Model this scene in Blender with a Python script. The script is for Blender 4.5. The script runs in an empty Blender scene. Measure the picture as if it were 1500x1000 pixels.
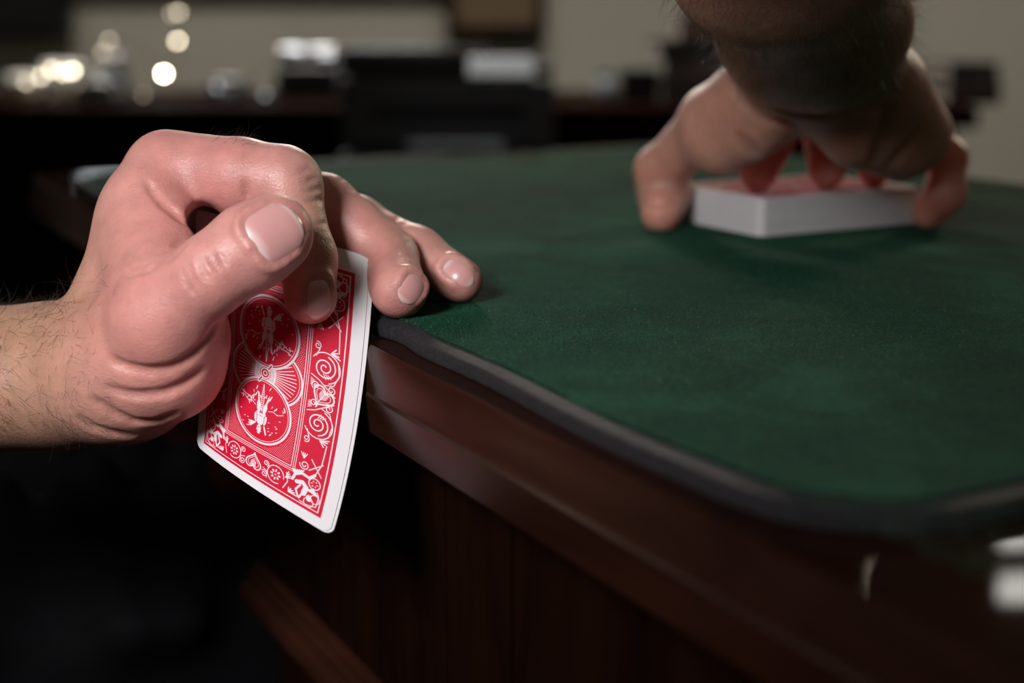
import bpy, bmesh, math, random
import numpy as np
from mathutils import Vector, Matrix

random.seed(7)
RNG = np.random.default_rng(7)
SC = bpy.context.scene
COL = SC.collection

# ------------------------------------------------------------------ camera, world, lights, exposure
FPX = 2083.333            # 50 mm lens on a 36 mm wide sensor, for a 1500 px wide frame
MAT_Z = 760.0             # playing mat top above the floor, mm
CAM_Z = MAT_Z + 86.7
PITCH = math.radians(12.7)
SP, CP = math.sin(PITCH), math.cos(PITCH)

cam_data = bpy.data.cameras.new('camera')
cam = bpy.data.objects.new('camera', cam_data)
COL.objects.link(cam)
cam.location = (0, 0, CAM_Z / 1000)
cam.rotation_euler = (math.pi / 2 - PITCH, 0, 0)
cam_data.lens = 50
cam_data.sensor_width = 36
cam_data.clip_start = 0.01
cam_data.clip_end = 50
cam_data.dof.use_dof = True
cam_data.dof.focus_distance = 0.412
cam_data.dof.aperture_fstop = 6.2
SC.camera = cam

SC.view_settings.view_transform = 'Standard'
SC.view_settings.look = 'None'
SC.view_settings.gamma = 1.0
SC.view_settings.exposure = 0.0
SC.view_settings.use_curve_mapping = False

world = bpy.data.worlds.new('world')
SC.world = world
world.use_nodes = True
wbg = world.node_tree.nodes['Background']
wbg.inputs[0].default_value = (0.75, 0.82, 1.0, 1)
wbg.inputs[1].default_value = 0.03

def area(name, loc, target, size, power, color, spread=180):
    l = bpy.data.lights.new(name, 'AREA')
    l.shape = 'RECTANGLE'
    l.size, l.size_y = size
    l.energy = power
    l.color = color
    l.spread = math.radians(spread)
    o = bpy.data.objects.new(name, l)
    COL.objects.link(o)
    o.location = loc
    o.rotation_euler = (Vector(target) - Vector(loc)).to_track_quat('-Z', 'Y').to_euler()
    return o

# soft box of the photographer: up, in front and to the left of the hand
area('key_softbox', (-0.28, -0.09, 1.08), (-0.10, 0.42, 0.725), (0.17, 0.17), 0.60, (1.0, 0.965, 0.975), 59)
# warm lamp behind the desk: rims the arm, shines through the fingers
area('back_lamp', (1.16, 1.95, 1.38), (0.13, 0.62, 0.79), (0.26, 0.26), 6.5, (1.0, 0.84, 0.64))
area('second_back_lamp', (-0.12, 2.0, 1.30), (0.10, 0.66, 0.78), (0.22, 0.22), 5.0, (1.0, 0.88, 0.74))
# unseen light added under the ceiling to brighten the back wall
area('wall_wash_light', (0.0, 2.2, 2.55), (0.0, 2.25, 0.0), (3.4, 0.25), 24.0, (1.0, 0.93, 0.82), 84)

# ------------------------------------------------------------------ helpers
def P(x, y, D):
    """point seen at photo pixel (x, y), D mm along the view axis -> world mm"""
    xc = (x - 750.0) / FPX * D
    yc = (500.0 - y) / FPX * D
    return np.array([xc, D * CP + yc * SP, CAM_Z - D * SP + yc * CP])

def ray(x, y):
    d = P(x, y, 1.0) - np.array([0, 0, CAM_Z])
    return d

def gp(x, y, z):
    d = ray(x, y)
    t = (z - CAM_Z) / d[2]
    return np.array([0, 0, CAM_Z]) + d * t

def mesh_obj(name, verts, faces, mat=None, parent=None, smooth=False, loc=None):
    me = bpy.data.meshes.new(name)
    me.from_pydata([tuple(v) for v in verts], [], [tuple(f) for f in faces])
    if smooth:
        me.polygons.foreach_set('use_smooth', [True] * len(me.polygons))
    if mat:
        for m in (mat if isinstance(mat, (list, tuple)) else [mat]):
            me.materials.append(m)
    me.update()
    o = bpy.data.objects.new(name, me)
    COL.objects.link(o)
    if parent is not None:
        o.parent = parent
    if loc is not None:
        o.location = loc
    return o

def bm_obj(name, bm, mat=None, parent=None, smooth=False, loc=None):
    bmesh.ops.recalc_face_normals(bm, faces=bm.faces)
    me = bpy.data.meshes.new(name)
    bm.to_mesh(me)
    bm.free()
    if smooth:
        me.polygons.foreach_set('use_smooth', [True] * len(me.polygons))
    if mat:
        me.materials.append(mat)
    o = bpy.data.objects.new(name, me)
    COL.objects.link(o)
    if parent is not None:
        o.parent = parent
    if loc is not None:
        o.location = loc
    return o

def empty(name, loc, rz=0.0):
    o = bpy.data.objects.new(name, None)
    COL.objects.link(o)
    o.location = loc
    o.rotation_euler = (0, 0, rz)
    o.empty_display_size = 0.02
    return o

def tag(o, label, cat, group=None):
    o['label'] = label
    o['category'] = cat
    if group:
        o['group'] = group
    return o

def structure(o):
    o['kind'] = 'structure'
    return o

def add_box(bm, lo, hi, bevel=0.0, seg=2):
    r = bmesh.ops.create_cube(bm, size=1.0)
    c = [(a + b) / 2 for a, b in zip(lo, hi)]
    s = [abs(b - a) for a, b in zip(lo, hi)]
    for v in r['verts']:
        v.co = Vector((c[0] + v.co.x * s[0], c[1] + v.co.y * s[1], c[2] + v.co.z * s[2]))
    if bevel > 0:
        es = list({e for v in r['verts'] for e in v.link_edges})
        bmesh.ops.bevel(bm, geom=es, offset=bevel, segments=seg, profile=0.7, affect='EDGES')

def box(name, lo, hi, mat, parent=None, bevel=0.0, seg=2, smooth=False):
    bm = bmesh.new()
    add_box(bm, lo, hi, bevel, seg)
    return bm_obj(name, bm, mat, parent, smooth)

def lathe(name, prof, mat, parent=None, loc=(0, 0, 0), seg=32):
    """prof: list of (radius, z)"""
    vs, fs = [], []
    n = len(prof)
    for i in range(seg):
        a = 2 * math.pi * i / seg
        for r, z in prof:
            vs.append((r * math.cos(a), r * math.sin(a), z))
    for i in range(seg):
        j = (i + 1) % seg
        for k in range(n - 1):
            fs.append((i * n + k, j * n + k, j * n + k + 1, i * n + k + 1))
    fs.append([i * n for i in range(seg)][::-1])
    fs.append([i * n + n - 1 for i in range(seg)])
    return mesh_obj(name, vs, fs, mat, parent, True, loc)

def tube(name, pts, r, mat, parent=None, seg=10):
    pts = [np.array(p, float) for p in pts]
    vs, fs = [], []
    up = np.array([0.13, 0.31, 0.94])
    for i, p in enumerate(pts):
        t = pts[min(i + 1, len(pts) - 1)] - pts[max(i - 1, 0)]
        t /= np.linalg.norm(t)
        a = np.cross(t, up); a /= np.linalg.norm(a)
        b = np.cross(t, a)
        for k in range(seg):
            an = 2 * math.pi * k / seg
            vs.append(p + r * (math.cos(an) * a + math.sin(an) * b))
    for i in range(len(pts) - 1):
        for k in range(seg):
            k2 = (k + 1) % seg
            fs.append((i * seg + k, i * seg + k2, (i + 1) * seg + k2, (i + 1) * seg + k))
    fs.append(list(range(seg))[::-1])
    fs.append([(len(pts) - 1) * seg + k for k in range(seg)])
    return mesh_obj(name, vs, fs, mat, parent, True)

# ------------------------------------------------------------------ materials
def new_mat(name):
    m = bpy.data.materials.new(name)
    m.use_nodes = True
    nt = m.node_tree
    b = nt.nodes['Principled BSDF']
    return m, nt, b

def nd(nt, typ, **kw):
    n = nt.nodes.new(typ)
    for k, v in kw.items():
        setattr(n, k, v)
    return n

def tex_coord(nt, scale=(1, 1, 1), kind='Object'):
    tc = nd(nt, 'ShaderNodeTexCoord')
    mp = nd(nt, 'ShaderNodeMapping')
    mp.inputs['Scale'].default_value = scale
    nt.links.new(tc.outputs[kind], mp.inputs['Vector'])
    return mp.outputs['Vector']

def noise(nt, vec, scale, detail=4, rough=0.6, dist=0.0):
    n = nd(nt, 'ShaderNodeTexNoise')
    n.inputs['Scale'].default_value = scale
    n.inputs['Detail'].default_value = detail
    n.inputs['Roughness'].default_value = rough
    n.inputs['Distortion'].default_value = dist
    nt.links.new(vec, n.inputs['Vector'])
    return n.outputs['Fac']

def ramp(nt, fac, stops):
    r = nd(nt, 'ShaderNodeValToRGB')
    els = r.color_ramp.elements
    while len(els) < len(stops):
        els.new(0.5)
    for e, (p, c) in zip(els, stops):
        e.position = p
        e.color = (*c, 1)
    nt.links.new(fac, r.inputs['Fac'])
    return r.outputs['Color']

def bump(nt, b, h, strength, dist, prev=None):
    n = nd(nt, 'ShaderNodeBump')
    n.inputs['Strength'].default_value = strength
    n.inputs['Distance'].default_value = dist
    nt.links.new(h, n.inputs['Height'])
    if prev is not None:
        nt.links.new(prev, n.inputs['Normal'])
    nt.links.new(n.outputs['Normal'], b.inputs['Normal'])
    return n.outputs['Normal']

def plain(name, col, rough=0.5, metal=0.0, var=0.15, scale=40, spec=0.5, coat=0.0):
    m, nt, b = new_mat(name)
    v = tex_coord(nt)
    f = noise(nt, v, scale, 3)
    c0 = tuple(c * (1 - var) for c in col)
    c1 = tuple(min(1, c * (1 + var)) for c in col)
    nt.links.new(ramp(nt, f, [(0.3, c0), (0.7, c1)]), b.inputs['Base Color'])
    b.inputs['Roughness'].default_value = rough
    b.inputs['Metallic'].default_value = metal
    b.inputs['Specular IOR Level'].default_value = spec
    b.inputs['Coat Weight'].default_value = coat
    b.inputs['Coat Roughness'].default_value = 0.1
    return m

def emitter(name, col, strength):
    m, nt, b = new_mat(name)
    b.inputs['Base Color'].default_value = (*col, 1)
    b.inputs['Emission Color'].default_value = (*col, 1)
    b.inputs['Emission Strength'].default_value = strength
    return m

def wood(name, dark, light, axis_scale, rough=0.32, coat=0.35, coat_rough=0.25):
    m, nt, b = new_mat(name)
    v = tex_coord(nt, axis_scale)
    f = noise(nt, v, 9, 6, 0.62, 0.6)
    col = ramp(nt, f, [(0.28, dark), (0.72, light)])
    nt.links.new(col, b.inputs['Base Color'])
    v2 = tex_coord(nt)
    f2 = noise(nt, v2, 55, 5, 0.6)
    rr = nd(nt, 'ShaderNodeMapRange')
    rr.inputs['To Min'].default_value = rough - 0.1
    rr.inputs['To Max'].default_value = rough + 0.14
    nt.links.new(f2, rr.inputs['Value'])
    nt.links.new(rr.outputs['Result'], b.inputs['Roughness'])
    b.inputs['Coat Weight'].default_value = coat
    b.inputs['Coat Roughness'].default_value = coat_rough
    b.inputs['Specular IOR Level'].default_value = 0.0
    n1 = bump(nt, b, f, 0.12, 0.0006)
    f3 = noise(nt, tex_coord(nt), 1500, 2)
    bump(nt, b, f3, 0.12, 0.0002, n1)
    return m

def skin(name, sss=0.42, scale=0.004):
    m, nt, b = new_mat(name)
    at = nd(nt, 'ShaderNodeAttribute', attribute_name='tone')
    v = tex_coord(nt)
    mott = noise(nt, v, 130, 5, 0.65)
    mr = nd(nt, 'ShaderNodeMapRange')
    mr.inputs['From Min'].default_value = 0.3
    mr.inputs['From Max'].default_value = 0.7
    mr.inputs['To Min'].default_value = 0.86
    mr.inputs['To Max'].default_value = 1.10
    nt.links.new(mott, mr.inputs['Value'])
    mx = nd(nt, 'ShaderNodeMix', data_type='RGBA', blend_type='MULTIPLY')
    mx.inputs['Factor'].default_value = 1.0
    nt.links.new(at.outputs['Color'], mx.inputs[6])
    nt.links.new(mr.outputs['Result'], mx.inputs[7])
    nt.links.new(mx.outputs[2], b.inputs['Base Color'])
    b.inputs['Subsurface Weight'].default_value = sss
    b.inputs['Subsurface Radius'].default_value = (1.0, 0.30, 0.16)
    b.inputs['Subsurface Scale'].default_value = scale
    rr = nd(nt, 'ShaderNodeMapRange')
    rr.inputs['From Min'].default_value = 0.35
    rr.inputs['From Max'].default_value = 0.65
    rr.inputs['To Min'].default_value = 0.50
    rr.inputs['To Max'].default_value = 0.36
    nt.links.new(noise(nt, v, 90, 4, 0.6), rr.inputs['Value'])
    nt.links.new(rr.outputs['Result'], b.inputs['Roughness'])
    b.inputs['Specular IOR Level'].default_value = 0.45
    # fine relief: pores and the criss-cross lines of skin
    vo = nd(nt, 'ShaderNodeTexVoronoi', feature='DISTANCE_TO_EDGE')
    vo.inputs['Scale'].default_value = 900
    nt.links.new(v, vo.inputs['Vector'])
    n1 = bump(nt, b, vo.outputs['Distance'], 0.30, 0.00035)
    wr = noise(nt, tex_coord(nt, (1, 1, 2.2)), 420, 4, 0.6, 0.8)
    n2 = bump(nt, b, wr, 0.35, 0.0005, n1)
    mid = noise(nt, v, 120, 3, 0.5)
    bump(nt, b, mid, 0.25, 0.0010, n2)
    return m
# ------------------------------------------------------------------ bodies grown as one surface from a distance field
class Field:
    def __init__(self, lo, hi, h):
        self.lo = np.array(lo, float)
        self.h = h
        self.n = np.ceil((np.array(hi, float) - self.lo) / h).astype(int) + 1
        self.ax = [self.lo[i] + np.arange(self.n[i]) * h for i in range(3)]

    def blank(self):
        return np.full(self.n, 30.0, np.float32)

    def box(self, lo, hi):
        a = np.clip(np.floor((np.array(lo) - self.lo) / self.h).astype(int), 0, self.n)
        b = np.clip(np.ceil((np.array(hi) - self.lo) / self.h).astype(int) + 1, 0, self.n)
        return tuple(slice(i, j) for i, j in zip(a, b))

    def coords(self, sl):
        return (self.ax[0][sl[0]][:, None, None].astype(np.float32),
                self.ax[1][sl[1]][None, :, None].astype(np.float32),
                self.ax[2][sl[2]][None, None, :].astype(np.float32))

    def cone(self, F, a, b, r1, r2, k=3.0, flat=1.0, n=None, sub=False):
        """smooth-union (or smooth-subtract) a tapered capsule; flat < 1 squashes it along n"""
        a = np.array(a, float); b = np.array(b, float)
        R = max(r1, r2) + 5 + k
        sl = self.box(np.minimum(a, b) - R, np.maximum(a, b) + R)
        if any(s.stop <= s.start for s in sl):
            return
        X, Y, Z = self.coords(sl)
        px, py, pz = X - a[0], Y - a[1], Z - a[2]
        ba = b - a
        if flat != 1.0:
            n = np.array(n, float); n /= np.linalg.norm(n)
            g = 1.0 / flat - 1.0
            d = (px * n[0] + py * n[1] + pz * n[2]) * g
            px, py, pz = px + d * n[0], py + d * n[1], pz + d * n[2]
            ba = ba + n * np.dot(ba, n) * g
        L2 = float(ba @ ba) + 1e-9
        t = np.clip((px * ba[0] + py * ba[1] + pz * ba[2]) / L2, 0, 1)
        d = np.sqrt((px - ba[0] * t) ** 2 + (py - ba[1] * t) ** 2 + (pz - ba[2] * t) ** 2) - (r1 + (r2 - r1) * t)
        if flat != 1.0:
            d = d * (0.5 + 0.5 * flat)
        A = F[sl]
        if sub:
            d = -d
            hh = np.maximum(k - np.abs(A - d), 0) / k
            F[sl] = np.maximum(A, d) + hh * hh * k * 0.25
        else:
            hh = np.maximum(k - np.abs(A - d), 0) / k
            F[sl] = np.minimum(A, d) - hh * hh * k * 0.25

    @staticmethod
    def smin(A, B, k):
        hh = np.maximum(k - np.abs(A - B), 0) / k
        return np.minimum(A, B) - hh * hh * (k * 0.25)

    def sample(self, F, p):
        q = (np.atleast_2d(p) - self.lo) / self.h
        q = np.clip(q, 0, np.array(self.n) - 1.001)
        i = q.astype(int); f = q - i
        out = 0
        for dx in (0, 1):
            for dy in (0, 1):
                for dz in (0, 1):
                    w = (f[:, 0] if dx else 1 - f[:, 0]) * (f[:, 1] if dy else 1 - f[:, 1]) * (f[:, 2] if dz else 1 - f[:, 2])
                    out = out + w * F[i[:, 0] + dx, i[:, 1] + dy, i[:, 2] + dz]
        return out

    def grad(self, F, p):
        p = np.atleast_2d(p); e = self.h
        g = np.stack([self.sample(F, p + np.eye(3)[k] * e) - self.sample(F, p - np.eye(3)[k] * e) for k in range(3)], 1)
        return g / (np.linalg.norm(g, axis=1, keepdims=True) + 1e-9)

    def hit(self, F, x, y, d0=300, d1=760, step=0.25):
        """first surface point met by the line of sight through a photo pixel"""
        D = np.arange(d0, d1, step)
        o = np.array([0, 0, CAM_Z]); r = ray(x, y)
        pts = o + D[:, None] * r
        lim = self.lo + (np.array(self.n) - 1) * self.h
        ins = np.all((pts > self.lo) & (pts < lim), axis=1)
        v = np.where(ins, self.sample(F, pts), 30)
        w = np.where(v <= 0)[0]
        if len(w) == 0:
            w = [int(np.argmin(v))]
        return pts[w[0]]

    def crease(self, F, pix, r, k=1.5, out=0.35, d0=300):
        """groove along photo pixels laid on the surface: a thin rod pressed in"""
        pts = []
        for (x0, y0), (x1, y1) in zip(pix[:-1], pix[1:]):
            n = max(2, int(math.hypot(x1 - x0, y1 - y0) / 8))
            pts += [(x0 + (x1 - x0) * i / n, y0 + (y1 - y0) * i / n) for i in range(n)]
        pts.append(pix[-1])
        P3 = [self.hit(F, x, y, d0) for x, y in pts]
        G = self.grad(F, np.array(P3))
        m = len(P3)
        for i in range(m - 1):
            e0 = math.sin(math.pi * (i + 0.15) / (m - 0.7)) ** 0.6 if m > 2 else 1
            if np.linalg.norm(P3[i + 1] - P3[i]) > 8:
                continue
            rr = r * (0.35 + 0.65 * e0)
            off = out * r
            self.cone(F, P3[i] + G[i] * off, P3[i + 1] + G[i + 1] * off, rr, rr, k, sub=True)

    def ridge(self, F, pix, r, k=2.0, sink=0.5, d0=300):
        P3 = [self.hit(F, x, y, d0) for x, y in pix]
        G = self.grad(F, np.array(P3))
        for i in range(len(P3) - 1):
            self.cone(F, P3[i] - G[i] * sink * r, P3[i + 1] - G[i + 1] * sink * r, r, r, k)

    def surface(self, F, relax=2):
        """naive surface nets -> verts (mm), quads"""
        neg = F < 0
        nx, ny, nz = F.shape
        c = np.zeros((nx - 1, ny - 1, nz - 1), np.int8)
        for dx in (0, 1):
            for dy in (0, 1):
                for dz in (0, 1):
                    c += neg[dx:nx - 1 + dx, dy:ny - 1 + dy, dz:nz - 1 + dz]
        cells = np.argwhere((c > 0) & (c < 8))
        idx = np.full(c.shape, -1, np.int64)
        idx[tuple(cells.T)] = np.arange(len(cells))
        acc = np.zeros((len(cells), 3)); cnt = np.zeros(len(cells))
        corners = [(dx, dy, dz) for dx in (0, 1) for dy in (0, 1) for dz in (0, 1)]
        for a in corners:
            for ax in range(3):
                if a[ax]:
                    continue
                b = list(a); b[ax] = 1
                va = F[cells[:, 0] + a[0], cells[:, 1] + a[1], cells[:, 2] + a[2]]
                vb = F[cells[:, 0] + b[0], cells[:, 1] + b[1], cells[:, 2] + b[2]]
                s = (va < 0) != (vb < 0)
                t = va / (va - vb + 1e-12)
                p = np.repeat(np.array(a, float)[None], len(cells), 0)
                p[:, ax] += t
                acc[s] += p[s]; cnt[s] += 1
        V = self.lo + (cells + acc / cnt[:, None]) * self.h
        quads = []
        for ax in range(3):
            sl0 = [slice(0, None)] * 3; sl1 = [slice(0, None)] * 3
            sl0[ax] = slice(0, -1); sl1[ax] = slice(1, None)
            a, b = neg[tuple(sl0)], neg[tuple(sl1)]
            for flip in (0, 1):
                E = np.argwhere((a & ~b) if not flip else (~a & b))
                u, w = [(1, 2), (2, 0), (0, 1)][ax]
                ok = (E[:, u] > 0) & (E[:, w] > 0) & (E[:, u] < F.shape[u] - 1) & (E[:, w] < F.shape[w] - 1)
                E = E[ok]
                du = np.zeros(3, int); du[u] = 1
                dw = np.zeros(3, int); dw[w] = 1
                q = [E - du - dw, E - dw, E, E - du]
                ids = [idx[tuple(k.T)] for k in q]
                Q = np.stack(ids if not flip else ids[::-1], 1)
                quads.append(Q)
        Q = np.concatenate(quads)
        Q = Q[np.all(Q >= 0, axis=1)]
        for _ in range(relax):
            s = np.zeros_like(V); k = np.zeros(len(V))
            for i in range(4):
                j = (i + 1) % 4
                np.add.at(s, Q[:, i], V[Q[:, j]]); np.add.at(k, Q[:, i], 1)
                np.add.at(s, Q[:, j], V[Q[:, i]]); np.add.at(k, Q[:, j], 1)
            V = V * 0.5 + 0.5 * s / np.maximum(k, 1)[:, None]
        return V, Q

def np_mesh(name, V, Q, mat, parent=None, tone=None, origin=(0, 0, 0)):
    """V in mm world -> object in metres"""
    me = bpy.data.meshes.new(name)
    me.vertices.add(len(V))
    me.vertices.foreach_set('co', ((V / 1000.0) - np.array(origin)).astype(np.float32).ravel())
    me.loops.add(Q.size)
    me.loops.foreach_set('vertex_index', Q.astype(np.int32).ravel())
    me.polygons.add(len(Q))
    me.polygons.foreach_set('loop_start', np.arange(0, Q.size, Q.shape[1], dtype=np.int32))
    me.polygons.foreach_set('use_smooth', np.ones(len(Q), bool))
    if tone is not None:
        at = me.attributes.new('tone', 'FLOAT_COLOR', 'POINT')
        at.data.foreach_set('color', np.concatenate([tone, np.ones((len(V), 1))], 1).astype(np.float32).ravel())
    me.materials.append(mat)
    me.update(calc_edges=True)
    me.validate()
    o = bpy.data.objects.new(name, me)
    COL.objects.link(o)
    o.location = origin
    if parent is not None:
        o.parent = parent
        o.matrix_parent_inverse = Matrix.Translation(-Vector(parent.location))
    return o

def paint(V, base, spots):
    """skin colour: base tone with soft patches (centre, radius, colour, amount)"""
    c = np.repeat(np.array(base, float)[None], len(V), 0)
    for p, r, col, amt in spots:
        d2 = np.sum((V - np.array(p)) ** 2, axis=1) / (r * r)
        w = (amt * np.exp(-d2))[:, None]
        c = c * (1 - w) + np.array(col) * w
    return c

def nail_plate(F, fld, centre, along, normal, length, width, mat, parent, colr=None, lift=0.30, tipflat=0.7, bend=0.35, curve=None):
    """a nail laid on the fingertip: follows the skin, sunk at its sides and root"""
    along = along / np.linalg.norm(along)
    normal = normal - along * (normal @ along); normal /= np.linalg.norm(normal)
    side = np.cross(along, normal)
    NU, NV = 19, 19
    R = curve or width * 0.62
    V = np.zeros((NU, NV, 3)); tone = []
    for i in range(NU):
        u = -1 + 2 * i / (NU - 1)
        for j in range(NV):
            v = -1 + 2 * j / (NV - 1)
            # squircle outline: straight sides, rounded root and free edge
            k = (1 - abs(v) ** 3.2 * 0.55) if v < 0 else (1 - abs(v) ** 5 * 0.38)
            uu = u * k
            vv = v * (1 - 0.18 * u * u) if v > 0 else v * (1 - 0.12 * u * u)
            # width follows a cylinder of radius R, so that the plate wraps round the finger
            ang = uu * (width / 2) / R
            dirn = math.cos(ang) * normal + math.sin(ang) * side
            base = centre + along * (vv * length / 2) - normal * R
            q = base + dirn * (R + 5.0)
            s = 5.0
            for _ in range(34):                       # march to the skin
                d = float(F.sample(fld, q)[0])
                if d < 0.02 or s < -6:
                    break
                q = q - dirn * max(d * 0.8, 0.03); s -= max(d * 0.8, 0.03)
            edge = max(abs(u), -v if v < 0 else 0)
            h = lift * (1 - edge ** 6 * 2.4)
            V[i, j] = q + dirn * h
    W = V.copy()
    for _ in range(3):
        W[1:-1, 1:-1] = 0.5 * W[1:-1, 1:-1] + 0.125 * (W[:-2, 1:-1] + W[2:, 1:-1] + W[1:-1, :-2] + W[1:-1, 2:])
    vs = W.reshape(-1, 3)
    lo = vs - normal * 0.9
    allv = np.concatenate([vs, lo])
    n = NU * NV
    qs = []
    for i in range(NU - 1):
        for j in range(NV - 1):
            a, b, c, d = i * NV + j, (i + 1) * NV + j, (i + 1) * NV + j + 1, i * NV + j + 1
            qs.append((a, b, c, d)); qs.append((n + d, n + c, n + b, n + a))
    rim = [i * NV for i in range(NU)] + [(NU - 1) * NV + j for j in range(1, NV)] + \
          [i * NV + NV - 1 for i in range(NU - 2, -1, -1)] + [j for j in range(NV - 2, 0, -1)]
    for a, b in zip(rim, rim[1:] + rim[:1]):
        qs.append((b, a, n + a, n + b))
    Q = np.array(qs)
    pv = (allv - centre) @ along / (length / 2)
    pu = (allv - centre) @ side / (width / 2)
    pink = np.array((0.62, 0.315, 0.300)) if colr is None else np.array(colr)
    moon = np.array((0.72, 0.52, 0.50)); free = np.array((0.72, 0.56, 0.48))
    wm = np.clip((-(pv + 0.36) - 0.32 * pu * pu) / 0.14, 0, 1)[:, None] * 0.9
    wf = np.clip((pv - 0.80 + 0.22 * pu * pu) / 0.10, 0, 1)[:, None] * 0.8
    t = pink * (1 - wm) + moon * wm
    t = t * (1 - wf) + free * wf
    # face winding outwards
    fn = np.cross(allv[Q[0, 1]] - allv[Q[0, 0]], allv[Q[0, 2]] - allv[Q[0, 0]])
    if fn @ normal < 0:
        Q = Q[:, ::-1]
    return np_mesh('fingernail', allv, Q, mat, parent, t, origin=tuple(parent.location))

def hair_mesh(name, roots, dirs, lens, mat, parent, r=0.05, curl=0.25):
    vs, qs = [], []
    SEG = 5
    for p, d, L in zip(roots, dirs, lens):
        d = d / np.linalg.norm(d)
        a = np.cross(d, [0.2, 0.5, 0.8]); a /= np.linalg.norm(a) + 1e-9
        b = np.cross(d, a)
        cv = (RNG.normal(0, curl) * a + RNG.normal(0, curl) * b + np.array([0, 0, -0.12]))
        base = len(vs)
        for i in range(SEG):
            t = i / (SEG - 1)
            q = p + d * L * t + cv * L * t * t
            rr = r * (1 - 0.8 * t)
            for k in range(3):
                an = 2.094 * k
                vs.append(q + rr * (math.cos(an) * a + math.sin(an) * b))
        for i in range(SEG - 1):
            for k in range(3):
                k2 = (k + 1) % 3
                qs.append((base + i * 3 + k, base + i * 3 + k2, base + i * 3 + 3 + k2, base + i * 3 + 3 + k))
    o = np_mesh(name, np.array(vs), np.array(qs), mat, parent, origin=tuple(parent.location))
    o['kind'] = 'stuff'
    return o

def vertex_normals(V, Q):
    fn = np.cross(V[Q[:, 2]] - V[Q[:, 0]], V[Q[:, 3]] - V[Q[:, 1]])
    N = np.zeros_like(V)
    for i in range(4):
        np.add.at(N, Q[:, i], fn)
    return N / (np.linalg.norm(N, axis=1, keepdims=True) + 1e-12)

SKIN = skin('skin')
SKIN_THIN = skin('skin_of_backlit_hand', 0.9, 0.024)
def nail_mat():
    m, nt, b = new_mat('nail')
    at = nd(nt, 'ShaderNodeAttribute', attribute_name='tone')
    nt.links.new(at.outputs['Color'], b.inputs['Base Color'])
    b.inputs['Roughness'].default_value = 0.30
    b.inputs['Subsurface Weight'].default_value = 0.2
    b.inputs['Subsurface Scale'].default_value = 0.002
    b.inputs['Coat Weight'].default_value = 0.25
    b.inputs['Coat Roughness'].default_value = 0.25
    f = noise(nt, tex_coord(nt), 260, 3)
    bump(nt, b, f, 0.12, 0.0006)
    return m
NAIL = nail_mat()
HAIR = plain('hair', (0.030, 0.017, 0.010), 0.45, var=0.3, scale=300)
# ------------------------------------------------------------------ left hand
def solve_depth(x, y, height):
    """depth at which the pixel's line of sight is `height` mm above the mat"""
    d = ray(x, y)
    return (MAT_Z + height - CAM_Z) / d[2]

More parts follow.
